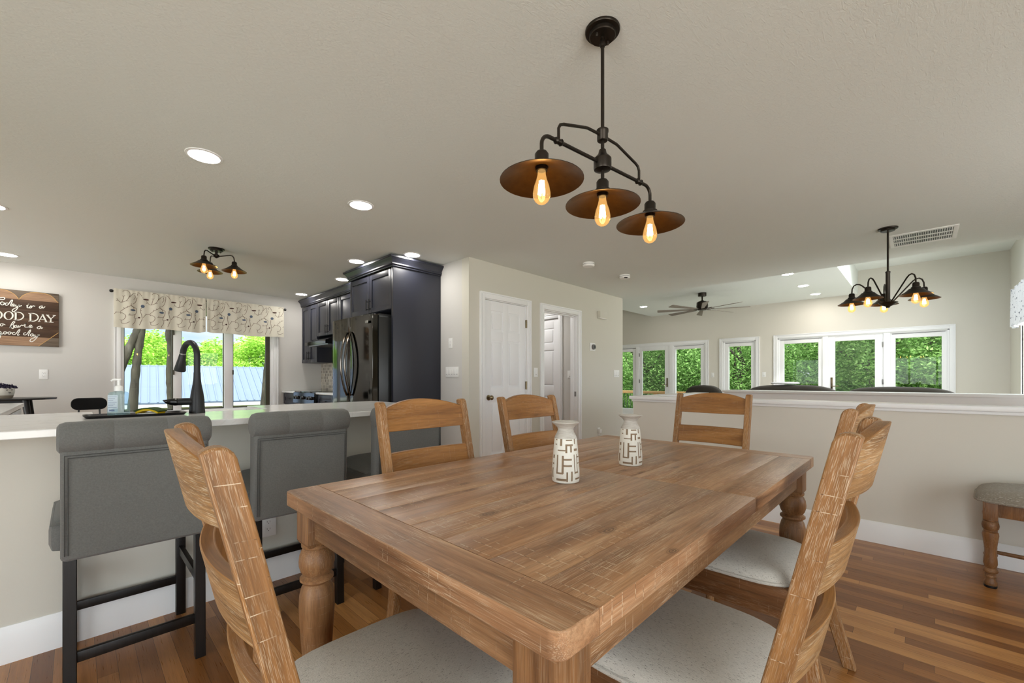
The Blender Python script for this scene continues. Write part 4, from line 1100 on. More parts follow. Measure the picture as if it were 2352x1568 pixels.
# range
rg = thing('range', 'slide-in black stainless range below the hood', 'range')
mb = MB(); mb.box(2.40, 2.99, 6.165, 6.975, .02, .90, .003); mb.build('body', M['bst'], rg)
mb = MB(); mb.box(2.37, 2.99, 6.16, 6.98, .90, .918, .003); mb.build('cooktop', M['black_glass'], rg)
mb = MB(); mb.prism([(2.342, .745), (2.350, .90), (2.41, .90), (2.41, .745)], -6.978, -6.162, M=XZ); mb.build('control_panel', M['bst'], rg)
for y in (6.26, 6.36, 6.57, 6.78, 6.88):
    mb = MB(); mb.lathe([(0, .032), (.02, .032), (.022, .028), (.023, .006), (.027, .004), (.027, 0), (0, 0)], n=18, M=Matrix.Translation((2.343, y, .825)) @ Matrix.Rotation(-PI / 2, 4, 'Y')); mb.build('knob', M['blackp'], rg)
mb = MB(); mb.box(2.375, 2.405, 6.17, 6.97, .19, .735, .004); od = mb.build('oven_door', M['bst'], rg)
mb = MB(); mb.tube([(2.38, 6.22, .68), (2.33, 6.23, .68), (2.33, 6.91, .68), (2.38, 6.92, .68)], .011, 8); mb.build('handle', M['bstd'], od)
# base cabinets and counters of the cooking wall
def base_cab(label, x0, x1, y0, y1, mat, face, nx, n=1, drawers=True, kind=None):
    t = thing('base_cabinet', label, 'cabinet', kind='thing')
    mb = MB(); mb.box(x0, x1, y0, y1, .1, .884, .001); mb.build('carcass', mat, t)
    mb = MB(); mb.box(x0 + .02, x1 - .02, y0, y1, 0, .1); mb.build('toe_kick', M['blackp'], t)
    for i in range(n):
        a = y0 + (y1 - y0) * i / n; b2 = y0 + (y1 - y0) * (i + 1) / n
        shaker(t, face, a + .004, b2 - .004, .115, .69, mat, ('v', b2 - .05, .53, .13), nx=nx)
        shaker(t, face, a + .004, b2 - .004, .70, .875, mat, ('h', (a + b2) / 2, .79, .14), 'drawer', nx=nx)
    return t
base_cab('navy base cabinet between the refrigerator and range', 2.41, 2.99, 5.125, 6.155, M['navy'], 2.41, -1, 2)
base_cab('navy base cabinet between the range and window wall', 2.41, 2.99, 6.985, 7.56, M['navy'], 2.41, -1, 1)
mb = MB(); mb.box(2.365, XC - .002, 5.12, 6.157, .885, .914, .003); tag(mb.build('countertop', M['quartz']), 'short white countertop between refrigerator and range', 'countertop')
mb = MB(); mb.box(2.365, XC - .002, 6.983, 7.568, .885, .914, .003); tag(mb.build('countertop', M['quartz']), 'short white countertop in the corner by the window', 'countertop')
mb = MB(); mb.box(XC - .008, XC - .0005, 5.13, 7.568, .915, 1.60, 0); tag(mb.build('backsplash', M['tile']), 'beige mosaic tile backsplash under the wall cabinets', 'backsplash', kind='structure')
# peninsula counter with sink cut-out
bar = [(-.95, 2.24), (1.735, 2.24), (1.735, 3.29), (.812, 3.29), (.812, 2.85), (.068, 2.85), (.068, 3.29), (-.27, 3.29), (-.27, 4.92), (-.95, 4.92)]
mb = MB(); mb.prism(bar, .885, .914); ct = mb.build('countertop', M['quartz']); bev(ct, .003, 2, 60)
tag(ct, 'long white breakfast bar countertop with sink cut-out', 'countertop')
base_cab('pale grey cabinet under the left arm of the white counter', -.93, -.30, 3.32, 4.88, M['greycab'], -.30, 1, 3)
base_cab('pale grey cabinet under the right end of the breakfast bar', .90, 1.68, 2.665, 3.24, M['greycab'], .90, -1, 1)
sk = thing('sink', 'white sink set in the breakfast bar cut-out behind the faucet', 'sink')
mb = MB()
mb.box(.075, .805, 3.30, 3.335, .63, .896, .006); mb.box(.075, .805, 2.856, 2.885, .63, .88, .006); mb.box(.075, .105, 2.885, 3.30, .63, .88, .006); mb.box(.775, .805, 2.885, 3.30, .63, .88, .006); mb.box(.08, .80, 2.86, 3.32, .0, .645, .004)
mb.build('basin', M['plastic'], sk)
mb = MB(); mb.lathe([(0, .004), (.035, .004), (.042, 0), (0, 0)], (.44, 3.09, .645), 24); mb.build('drain', M['steel'], sk)
# faucet
fc = thing('faucet', 'matte black gooseneck faucet on the white bar counter', 'faucet', (.452, 2.77, .914))
mb = MB(); mb.lathe([(0, 0), (.035, 0), (.0355, .004), (.034, .02), (.032, .07), (.027, .11), (.020, .15), (.0165, .18), (.0155, .215), (0, .215)], n=28); mb.build('body', M['matteblack'], fc)
dirv = V((-.33, .94, 0)).normalized()
pts = [V((0, 0, .21)), V((0, 0, .30))]
Rr = .066
for q in range(1, 13):
    a = PI * q / 12 * .93; pts.append(dirv * (Rr - Rr * math.cos(a)) + V((0, 0, .302 + Rr * 1.13 * math.sin(a))))
mb = MB(); mb.tube(pts, .0145, 14); mb.build('spout', M['matteblack'], fc)
e_ = pts[-1]; d_ = (pts[-1] - pts[-2]).normalized()
mb = MB(); mb.tube([e_ - d_ * .002, e_ + d_ * .004], .0152, 16); mb.build('spout_ring', M['steel'], fc)
mb = MB(); mb.tube([e_ + d_ * .003, e_ + d_ * .03, e_ + d_ * .092, e_ + d_ * .098], [.0152, .018, .027, .025], 18); mb.build('spray_head', M['matteblack'], fc)
mb = MB(); mb.tube([(0, 0, .062), (-.085, 0, .062)], .0185, 18); mb.build('handle_stem', M['matteblack'], fc)
mb = MB(); mb.tube([(-.084, 0, .062), (-.092, 0, .062), (-.11, 0, .063), (-.128, 0, .066), (-.142, 0, .072)], [.019, .0195, .017, .010, .002], 16); mb.build('lever', M['black_glass'], fc)
# tray, soap, brush
tr = thing('tray', 'flat dark tray on the bar counter in front of the sink', 'tray', (.212, 2.765, .9145))
mb = MB()
mb.prism(rrect(-.175, .175, -.075, .075, .02), 0, .004)
def rim(off): return rrect(-.175 - off, .175 + off, -.075 - off, .075 + off, .02 + off)
o = len(mb.v); A_, B_ = rim(0), rim(.012)
mb.v += [(x, y, .002) for x, y in A_] + [(x, y, .012) for x, y in B_] + [(x, y, .012) for x, y in rim(.014)] + [(x, y, 0) for x, y in rim(.002)]
n_ = len(A_)
for l_ in range(3):
    for q in range(n_): mb.f.append((o + l_ * n_ + q, o + l_ * n_ + (q + 1) % n_, o + (l_ + 1) * n_ + (q + 1) % n_, o + (l_ + 1) * n_ + q)); mb.m.append(0); mb.sm.append(False)
tr_ = mb.build('base', M['matteblack'], tr)
sp = thing('soap_bottle', 'clear hand soap bottle with white pump on the tray', 'soap bottle', (.146, 2.765, .919), math.radians(-42))
mb = MB()
bp = [(0, 1.0), (.004, 1.03), (.03, 1.04), (.06, .97), (.09, .93), (.105, .94), (.112, .8), (.117, .35), (.119, .3)]
vs_ = []
mb.grid(lambda u, v: (lambda i: ((lambda a, f: ((.041 * ((bp[a][1] * (1 - f) + bp[min(a + 1, 8)][1] * f))) * squircle(2 * PI * u, 5)[0], (.020 * ((bp[a][1] * (1 - f) + bp[min(a + 1, 8)][1] * f))) * squircle(2 * PI * u, 4)[1], bp[a][0] * (1 - f) + bp[min(a + 1, 8)][0] * f))(min(int(i), 7), i - min(int(i), 7))))(v * 8), 32, 16, True)
mb.add([(.041 * squircle(2 * PI * q / 32, 5)[0], .020 * squircle(2 * PI * q / 32, 4)[1], .0005) for q in range(32)], [tuple(range(32))])
mb.build('body', M['soap'], sp)
mb = MB(); mb.box(-.033, .012, -.0206, -.0202, .018, .098, 0); lb_ = mb.build('label_sheet', M['label'], sp)
mb = MB()
for q in range(7): mb.box(-.03, .008 - .008 * (q % 3), -.0209, -.0207, .090 - q * .0085, .0915 - q * .0085)
mb.box(-.026, -.002, -.0209, -.0207, .022, .030)
mb.build('label_print', M['labelink'], lb_)
mb = MB(); mb.lathe([(0, .118), (.016, .118), (.016, .135), (.012, .142), (.006, .144), (.006, .168), (.012, .169), (.012, .176), (0, .177)], n=20)
mb.tube([(0, 0, .172), (-.026, 0, .172), (-.034, 0, .166)], [.006, .0045, .004], 8); mb.build('pump', M['plastic'], sp)
sg = thing('scrub_brush', 'yellow and green arched scrubber lying on the tray', 'scrubber', (.262, 2.762, .919), math.radians(-44))
def archp(r0, r1, L, h, n=12):
    up = [(-L + 2 * L * q / n, h * (1 - (2 * q / n - 1) ** 2)) for q in range(n + 1)]
    return [(x, z + r1) for x, z in up] + [(x * .94, z * .92 + r0) for x, z in reversed(up)]
mb = MB(); mb.prism(archp(.004, .012, .055, .016), -.024, .024, M=XZ); mb.build('handle', M['yellow'], sg)
mb = MB(); mb.prism(archp(.013, .018, .062, .016), -.027, .027, M=XZ); mb.build('scrub_pad', M['green'], sg)
mb = MB(); mb.box(-.05, .05, -.02, .02, 0, .006, .002); mb.build('base', M['plastic'], sg)

# ================================================================== SWITCHES, OUTLETS, SMALL WALL THINGS
def plate(name, label, cat, pl, u, z, w, h, n=1, kind='rocker', nrm=-1):
    t = thing(name, label, cat)
    def B(mb, a, b2, c, e, d0, d1, bb=.001): PB(mb, pl, a, b2, nrm * d0, nrm * d1, c, e, bb)
    mb = MB(); B(mb, u - w / 2, u + w / 2, z - h / 2, z + h / 2, 0.0005, .006, .002); mb.build('plate', M['plastic'], t)
    pitch = w / n
    for i in range(n):
        c = u - w / 2 + pitch * (i + .5)
        if kind == 'rocker':
            mb = MB(); B(mb, c - .0165, c + .0165, z - .033, z + .033, .005, .009, .002); mb.build('rocker', M['plastic'], t)
            mb = MB(); B(mb, c - .011, c + .011, z - .0285, z - .0245, .0088, .0093, 0); mb.build('indicator', M['plasticd'], t)
        else:
            for dz in (-.0195, .0195):
                mb = MB(); B(mb, c - .017, c + .017, z + dz - .014, z + dz + .014, .005, .008, .004); so = mb.build('socket_face', M['plastic'], t)
                mb = MB(); B(mb, c - .008, c - .006, z + dz - .002, z + dz + .007, .0078, .0083, 0); B(mb, c + .006, c + .008, z + dz - .002, z + dz + .006, .0078, .0083, 0); B(mb, c - .002, c + .002, z + dz - .009, z + dz - .005, .0078, .0083, 0); mb.build('slot', M['plasticd'], so)
    return t
plate('light_switch', 'five-gang white switch plate beside the navy panel', 'light switch', ('X', XC), 3.872, 1.18, .235, .116, 5)
plate('outlet', 'single white wall plate above the five-gang switches', 'outlet', ('X', XC), 3.90, 1.511, .07, .116, 1, 'outlet')
plate('light_switch', 'single white switch between the two doorways', 'light switch', ('Y', YD), 4.128, 1.186, .075, .117, 1)
plate('light_switch', 'white switch plate inside the room past the open doorway', 'light switch', ('X', 5.17), 3.80, 1.17, .09, .117, 1)
plate('light_switch', 'three-gang white switch plate near the end of the doorway wall', 'light switch', ('Y', YD), 6.13, 1.19, .165, .117, 3)
plate('outlet', 'white outlet on the kitchen wall under the wooden sign', 'outlet', ('Y', YK), -.262, 1.155, .072, .117, 1, 'outlet')
plate('outlet', 'white outlet on the bar wall under the second bar stool', 'outlet', ('Y', 2.54), .727, .305, .075, .117, 1, 'outlet')
plate('outlet', 'pale wall plate left of the narrow living room window', 'wall plate', ('X', XL), 4.06 - .30 + .0, 1.21, .07, .115, 1, 'rocker')
plate('outlet', 'pale wall plate right of the narrow living room window', 'wall plate', ('X', XL), 2.63, 1.21, .075, .115, 1, 'rocker')
pg = thing('outlet_plug', 'small white plug low on the doorway wall', 'plug', (5.60, YD, .30))
mb = MB(); mb.box(-.035, .035, -.006, -.0005, -.058, .058, .002); mb.build('plate', M['plastic'], pg)
mb = MB(); mb.box(-.025, .03, -.04, -.006, -.02, .035, .004); mb.build('adapter_body', M['plastic'], pg)
cb = thing('door_chime', 'small beige chime box high on the doorway wall', 'chime box', (5.665, YD, 2.085))
mb = MB(); mb.box(-.105, .105, -.055, -.0005, -.055, .055, .006); mb.build('mounting_case', M['wall'], cb); mb = MB(); mb.box(-.108, .108, -.058, -.02, -.058, -.05, .002); mb.build('base_lip', M['plastic'], cb)
tm = thing('thermostat', 'round grey thermostat on a white square plate', 'thermostat', (5.43, YD, 1.585))
mb = MB(); mb.box(-.072, .072, -.008, -.0005, -.058, .058, .003); mb.build('mounting_plate', M['plastic'], tm)
mb = MB(); mb.lathe([(0, .03), (.032, .03), (.037, .027), (.040, .01), (.040, 0), (0, 0)], n=28, M=Matrix.Translation((.01, -.008, 0)) @ Matrix.Rotation(PI / 2, 4, 'X')); mb.build('dial', M['plasticd'], tm)
mb = MB(); mb.lathe([(0, .0305), (.022, .0305), (.024, .029), (0, .028)], n=24, M=Matrix.Translation((.01, -.0085, 0)) @ Matrix.Rotation(PI / 2, 4, 'X')); mb.build('display', M['blackp'], tm)

# ================================================================== WOODEN SIGN (traced shapes on its own plane)
SGX0, SGX1, SGZ0, SGZ1, SGY = -.775, -.137, 1.487, 2.129, YK - .001
sgn = thing('wall_sign', 'square plank sign reading today is a GOOD DAY', 'sign', kind='thing')
hb = (SGZ1 - SGZ0) / 6
mb = MB()
for q in range(6): mb.box(SGX0, SGX1, SGY - .038, SGY, SGZ1 - hb * (q + 1) + .0006, SGZ1 - hb * q - .0006, .0015, mi=1 if q in (0, 5) else 0)
mb.build('board_panel', [M['s1'], M['s3']], sgn)
cx_, f_, cy_, h_ = 1176.0, 973.5, 872.0, 1.09
cT, sT = math.cos(math.radians(44.12)), math.sin(math.radians(44.12))
def onY(u, v, Y):
    a = (u - cx_) / f_; b = (cy_ - v) / f_; t = Y / (sT - cT * a)
    return ((cT + sT * a) * t, h_ + b * t)
def S(p, yy=YK - .04): return onY(p[0] / 7.84, 640 + p[1] / 7.84, yy)
def crom(P, n=5, closed=False):
    out = []; N = len(P)
    R = N if closed else N - 1
    for i in range(R):
        p0 = P[(i - 1) % N] if closed or i > 0 else P[0]; p1 = P[i]; p2 = P[(i + 1) % N]; p3 = P[(i + 2) % N] if closed or i + 2 < N else P[-1]
        for q in range(n):
            t = q / n
            out.append(tuple(.5 * ((2 * p1[k]) + (-p0[k] + p2[k]) * t + (2 * p0[k] - 5 * p1[k] + 4 * p2[k] - p3[k]) * t * t + (-p0[k] + 3 * p1[k] - 3 * p2[k] + p3[k]) * t ** 3) for k in range(len(p1))))
    if not closed: out.append(tuple(P[-1]))
    return out
def ribbon(mb, pts, w, y0, y1, mi=None, closed=False):
    # flat stroke in the XZ plane with thickness y0..y1 (towards the viewer = smaller y)
    N = len(pts); L = []; Rr = []
    for i in range(N):
        a = pts[i - 1] if (i > 0 or closed) else pts[0]; b2 = pts[(i + 1) % N] if (i < N - 1 or closed) else pts[-1]
        dx, dz = b2[0] - a[0], b2[1] - a[1]; l = math.hypot(dx, dz) or 1
        nx, nz = -dz / l * w / 2, dx / l * w / 2
        L.append((pts[i][0] + nx, pts[i][1] + nz)); Rr.append((pts[i][0] - nx, pts[i][1] - nz))
    vs = []
    for i in range(N): vs += [(L[i][0], y0, L[i][1]), (Rr[i][0], y0, Rr[i][1]), (Rr[i][0], y1, Rr[i][1]), (L[i][0], y1, L[i][1])]
    fs = []
    for i in range(N if closed else N - 1):
        j = (i + 1) % N
        for k in range(4): fs.append((i * 4 + k, i * 4 + (k + 1) % 4, j * 4 + (k + 1) % 4, j * 4 + k))
    if not closed: fs += [(0, 1, 2, 3), ((N - 1) * 4 + 3, (N - 1) * 4 + 2, (N - 1) * 4 + 1, (N - 1) * 4)]
    mb.add(vs, fs, mi)
yA, yB = SGY - .0405, SGY - .0375
# tan heart fill on the top and bottom boards
def poly_on(mb, pts, y0, y1):
    n = len(pts); vs = [(x, y0, z) for x, z in pts] + [(x, y1, z) for x, z in pts]
    fs = [tuple(range(n)), tuple(reversed(range(n, 2 * n)))] + [(k, (k + 1) % n, n + (k + 1) % n, n + k) for k in range(n)]
    mb.add(vs, fs)
zt, zb_ = SGZ1 - hb + .001, SGZ0 + hb - .001
hc = S((340, 380))[0]
lobeR = [S(p) for p in crom([(340, 380), (400, 310), (500, 262), (600, 248), (750, 258), (880, 290), (960, 340), (1035, 425)], 4)]
clampz = lambda p: (min(max(p[0], SGX0 + .002), SGX1 - .001), min(p[1], SGZ1 - .002))
lobeR = [clampz(p) for p in lobeR]
lobeR[0] = (hc, zt); lobeR[-1] = (SGX1 - .004, zt)
lobeL = [(2 * hc - x, z) for x, z in lobeR]
lobeL = [(max(x, SGX0 + .002), z) for x, z in lobeL]
mb = MB(); poly_on(mb, lobeR, SGY - .0392, SGY - .037); mb.build('heart_field', M['s2'], sgn)
mb = MB(); poly_on(mb, lobeL, SGY - .0392, SGY - .037); mb.build('heart_field', M['s2'], sgn)
mb = MB()
xd0, xd1 = S((690, 1215))[0], SGX1
poly_on(mb, [(2 * hc - xd0, SGZ0 + .002), (xd0, SGZ0 + .002), (S((900, 1075))[0], zb_), (2 * hc - S((900, 1075))[0], zb_)], SGY - .0392, SGY - .037)
mb.build('heart_field', M['s2'], sgn)
for lb in (lobeR, lobeL):
    mb = MB(); ribbon(mb, lb, .006, SGY - .0402, SGY - .038); mb.build('heart_line', M['gold'], sgn)
dg = [(xd0, SGZ0 + .002), (S((870, 1095))[0], S((870, 1095))[1]), (SGX1 - .001, S((1050, 970))[1])]
for lb in (dg, [(max(2 * hc - x, SGX0 + .001), z) for x, z in dg]):
    mb = MB(); ribbon(mb, lb, .006, SGY - .0402, SGY - .038); mb.build('heart_line', M['gold'], sgn)
script = [
 [(-150, 300), (-60, 330), (0, 342), (60, 335), (86, 352), (62, 374), (0, 372), (-60, 350)], [(-70, 340), (-90, 420), (-120, 470), (-150, 470)],
 [(50, 415), (18, 422), (10, 445), (30, 470), (62, 465), (76, 440), (50, 418), (92, 440)], [(150, 440), (115, 435), (92, 455), (108, 476), (140, 470), (170, 435), (202, 390), (226, 384), (210, 430), (190, 478), (212, 490), (240, 470)],
 [(262, 458), (228, 455), (215, 478), (238, 496), (262, 465), (262, 492), (285, 490)], [(285, 465), (290, 494), (325, 492), (352, 462), (330, 505), (290, 562), (245, 592), (218, 577), (242, 545), (310, 512), (392, 482)],
 [(476, 492), (502, 474), (488, 518), (530, 522)], [(512, 452), (518, 458)], [(528, 518), (556, 486), (572, 508), (550, 526), (520, 522)], [(568, 500), (600, 488), (632, 496)],
 [(768, 490), (725, 494), (708, 518), (732, 533), (765, 505), (772, 531), (812, 500)],
 [(-40, 770), (-70, 840), (-40, 850)], [(-80, 790), (-20, 800)], [(48, 806), (15, 812), (5, 832), (26, 851), (54, 835), (48, 808), (96, 832)],
 [(168, 880), (200, 868), (250, 800), (268, 776), (240, 772), (205, 820), (180, 885), (210, 852), (248, 832), (245, 872), (262, 880)], [(205, 878), (225, 895), (250, 884)],
 [(308, 836), (272, 842), (264, 866), (285, 880), (308, 852), (314, 878), (334, 868)], [(334, 838), (342, 874), (372, 846), (396, 832), (410, 845), (455, 815), (470, 792), (452, 830), (448, 866), (480, 872)],
 [(480, 872), (530, 866), (572, 845), (550, 833), (524, 856), (545, 882), (592, 862)], [(742, 856), (694, 860), (668, 884), (706, 901), (738, 870), (745, 897), (772, 878)],
 [(20, 950), (-15, 955), (-30, 985), (0, 995), (25, 960), (15, 1010), (-5, 1065), (-40, 1080), (-40, 1050), (30, 1000), (60, 985)],
 [(105, 952), (72, 958), (66, 984), (92, 996), (118, 976), (105, 955), (140, 970)], [(185, 955), (150, 962), (146, 988), (172, 998), (198, 978), (185, 958), (215, 975)],
 [(270, 965), (232, 968), (228, 995), (255, 1005), (290, 985), (330, 930), (356, 912), (350, 945), (318, 1000), (325, 1020), (352, 1000)],
 [(470, 970), (432, 978), (428, 1005), (455, 1012), (490, 990), (525, 940), (550, 918), (545, 950), (512, 1010), (520, 1030)],
 [(600, 992), (560, 995), (548, 1020), (575, 1034), (600, 1000), (604, 1032), (625, 1028)], [(628, 1002), (636, 1036), (668, 1030), (692, 1000), (668, 1050), (620, 1105), (575, 1132), (540, 1122), (560, 1085), (640, 1050), (716, 1008)],
]
for lo_, hi_ in ((0, 600), (600, 908), (908, 1300)):
    mb = MB()
    for st_ in script:
        if lo_ <= sum(p[1] for p in st_) / len(st_) < hi_: ribbon(mb, [S(p) for p in crom(st_, 4)], .0075, yA, yB)
    mb.build('lettering', M['letter'], sgn)
mb = MB()
def ellip(cx, cy, rx, ry, irx, iry, n=28):
    o_ = [S((cx + rx * math.cos(2 * PI * q / n), cy + ry * math.sin(2 * PI * q / n))) for q in range(n)]
    i_ = [S((cx + irx * math.cos(2 * PI * q / n), cy + iry * math.sin(2 * PI * q / n))) for q in range(n)]
    vs = [(x, yA, z) for x, z in o_] + [(x, yA, z) for x, z in i_] + [(x, yB, z) for x, z in o_] + [(x, yB, z) for x, z in i_]
    fs = []
    for q in range(n):
        k = (q + 1) % n
        fs += [(q, k, n + k, n + q), (2 * n + q, 2 * n + k, k, q), (n + q, n + k, 3 * n + k, 3 * n + q)]
    mb.add(vs, fs)
def bar_(a, b2, w): ribbon(mb, [S(a), S(b2)], w, yA, yB)
ellip(-42, 652, 92, 76, 58, 68); ellip(155, 662, 92, 76, 58, 68)
def Dl(x, y, hgt, slope):
    bar_((x + 38, y), (x + 38, y + hgt), .014); bar_((x, y), (x + 70, y + 5), .006); bar_((x, y + hgt - 3), (x + 70, y + hgt + 2), .006)
    ribbon(mb, [S(p) for p in crom([(x + 38, y + 2), (x + 110, y + 6), (x + 160, y + 34), (x + 178, y + hgt * .52), (x + 158, y + hgt - 30), (x + 105, y + hgt - 2), (x + 38, y + hgt)], 5)], .010, yA, yB)
Dl(245, 600, 142, 0); Dl(510, 622, 142, 0)
bar_((700, 765), (770, 645), .007); bar_((765, 640), (835, 775), .014); bar_((728, 726), (805, 732), .006); bar_((682, 767), (728, 770), .006); bar_((800, 776), (858, 780), .006)
bar_((850, 655), (915, 725), .013); bar_((985, 662), (915, 725), .007); bar_((915, 720), (912, 780), .013); bar_((830, 651), (885, 655), .006); bar_((950, 657), (1008, 661), .006); bar_((875, 780), (965, 786), .006)
ribbon(mb, [S(p) for p in crom([(-160, 610), (-200, 575), (-270, 580), (-310, 640), (-280, 705), (-210, 715), (-165, 690), (-165, 650), (-205, 650)], 4)], .011, yA, yB)
mb.build('lettering', M['letter'], sgn)

# ================================================================== KITCHEN VALANCE
def cz3(p): return onY(240 + p[0] / 9.8, 650 + p[1] / 9.8, 7.46)
VX0, VX1, VZT, VZB = .345, 2.362, 2.262, 1.772
vl = thing('curtain_valance', 'cream valance with vine embroidery over the kitchen window', 'valance')
mb = MB(); mb.cyl((.325, 7.47, 2.232), (2.385, 7.47, 2.232), .009, n=12)
for x in (.325, 2.385): mb.lathe([(0, -.022), (.016, -.016), (.021, 0), (.016, .016), (0, .022)], n=16, M=Matrix.Translation((x, 7.47, 2.232)) @ Matrix.Rotation(PI / 2, 4, 'Y'))
mb.build('rod', M['blackp'], vl)
for x in (.36, 2.35):
    mb = MB(); mb.box(x - .008, x + .008, 7.47, YK - .001, 2.226, 2.238, .002); mb.build('bracket', M['blackp'], vl)
GAP = 1.325
def fold(x, z):
    a = max(0, min(1, (2.23 - z) / .46))
    y = 7.458 + .010 * math.sin(x * 21 + .7) * (1 - .35 * a) + .006 * math.sin(x * 47) - .010 * math.exp(-((x - GAP) / .05) ** 2) * math.sin(x * 90)
    if z > 2.20: y = 7.455 + .012 * abs(math.sin(x * 60)) * .5
    return y - .006 * a
def panel(x0, x1, bx):
    mb = MB(); n = 70
    def fn(s_):
        def g(u, v):
            x = x0 + (x1 - x0) * u; zb2 = VZB + .008 * math.sin(x * 9) + (.02 if abs(x - GAP) < .08 else 0) * (1 - abs(x - GAP) / .08 if abs(x - GAP) < .08 else 0)
            z = zb2 + (VZT + .006 * abs(math.sin(x * 55)) - zb2) * v
            return (x, fold(x, z) + s_ * .0014, z)
        return g
    mb.grid(fn(-1), n, 16); mb.grid(fn(1), n, 16)
    o_ = mb.build('fabric_panel', M['cream'], vl, ang=80, recalc=False)
    return o_
pL = panel(VX0, GAP - .006, 0); pR = panel(GAP + .006, VX1, 1)
motif = [[(870, 780), (930, 715), (1010, 710), (1080, 735), (1130, 775), (1125, 830), (1070, 880), (1005, 875)], [(1020, 695), (1110, 630), (1170, 605), (1245, 570), (1300, 600), (1365, 635)],
 [(1250, 525), (1245, 570), (1290, 600), (1310, 650)], [(1365, 635), (1360, 700), (1330, 760), (1255, 775), (1185, 772)], [(1330, 760), (1310, 835), (1360, 842), (1410, 830)],
 [(1490, 585), (1450, 640), (1445, 700), (1465, 770), (1480, 850)], [(1040, 880), (1045, 940), (1110, 955), (1170, 940), (1215, 915)], [(1335, 850), (1325, 920), (1285, 970), (1290, 1000)],
 [(870, 340), (800, 240), (745, 215)], [(950, 410), (970, 450), (1045, 495), (1080, 420), (1090, 365)], [(1045, 495), (1140, 465), (1200, 390), (1225, 320), (1195, 255), (1110, 240), (1070, 262)],
 [(1210, 390), (1290, 310), (1350, 315)], [(1320, 330), (1335, 390), (1300, 440)], [(1380, 310), (1375, 390), (1340, 490), (1280, 540)], [(1480, 860), (1450, 920), (1420, 990)], [(1310, 1050), (1400, 1020), (1480, 1050)],
 [(1110, 630), (1090, 605)], [(1170, 605), (1165, 580)], [(930, 715), (935, 690)], [(1030, 712), (1030, 740)], [(1220, 770), (1215, 740)], [(1450, 680), (1470, 665)], [(1090, 365), (1060, 355)], [(1090, 365), (1120, 352)], [(960, 455), (935, 455)], [(1140, 465), (1190, 468)]]
flw = [((1490, 583), 38, 38, 1), ((930, 1000), 38, 34, 1), ((1285, 668), 50, 24, 1), ((935, 372), 58, 20, 2), ((1415, 828), 22, 20, 2)]
pitch_ = cz3((1490, 583))[0] - cz3((860, 535))[0]
def fab_ribbon(mb, pts, w, mi):
    N = len(pts); vs = []
    for i in range(N):
        a, b2 = pts[max(i - 1, 0)], pts[min(i + 1, N - 1)]; dx, dz = b2[0] - a[0], b2[1] - a[1]; l = math.hypot(dx, dz) or 1
        nx, nz = -dz / l * w / 2, dx / l * w / 2
        for q in (1, -1):
            x, z = pts[i][0] + q * nx, pts[i][1] + q * nz; vs.append((x, fold(x, z) - .0030, z))
    mb.add(vs, [(2 * i, 2 * i + 1, 2 * i + 3, 2 * i + 2) for i in range(N - 1)], mi)
for par, a0, a1 in ((pL, VX0, GAP - .012), (pR, GAP + .012, VX1)):
    mb = MB()
    for rep in range(-3, 8):
        dx = rep * pitch_ + (0 if par is pL else .10)
        for s_ in motif:
            pts = [(x + dx, z) for x, z in (cz3(p) for p in s_)]
            run = []
            for p in crom(pts, 4):
                if a0 + .004 < p[0] < a1 - .004 and VZB + .02 < p[1] < VZT - .004: run.append(p)
                else:
                    if len(run) > 2: fab_ribbon(mb, run, .0048, 0)
                    run = []
            if len(run) > 1: fab_ribbon(mb, run, .0048, 0)
        for c_, rx, ry, mi in flw:
            cx2, cz2 = cz3(c_); cx2 += dx; rr, rz_ = rx * .00052, ry * .00054
            if a0 + rr < cx2 < a1 - rr and cz2 - rz_ > VZB + .01:
                n_ = 16; vs = [(cx2, fold(cx2, cz2) - .0036, cz2)] + [(cx2 + rr * math.cos(2 * PI * q / n_), fold(cx2 + rr * math.cos(2 * PI * q / n_), cz2) - .0036, cz2 + rz_ * math.sin(2 * PI * q / n_)) for q in range(n_)]
                mb.add(vs, [(0, 1 + q, 1 + (q + 1) % n_) for q in range(n_)], mi)
    mb.build('embroidery', [M['vine'], M['bluefl'], M['darkfl']], par, ang=0, recalc=False)

# valance on the right living room wall
v2 = thing('curtain_valance', 'grey printed valance cut by the right edge of the picture', 'valance')
mb = MB(); mb.cyl((7.2, -.98, 2.40), (9.93, -.98, 2.40), .01, n=10); mb.build('rod', M['blackp'], v2)
for x in (7.3, 9.85):
    mb = MB(); mb.box(x - .01, x + .01, -1.058, -.98, 2.39, 2.41); mb.build('bracket', M['blackp'], v2)
mb = MB()
for s_ in (-1, 1): mb.grid(lambda u, v: (7.25 + 2.65 * u, -.975 + .028 * math.sin(u * 2.65 * 34) * (1 - .3 * v) + s_ * .0015, 1.87 + .02 * math.sin(u * 40) + .57 * v), 180, 10)
mb.build('fabric_panel', M['greyval'], v2, ang=80, recalc=False)

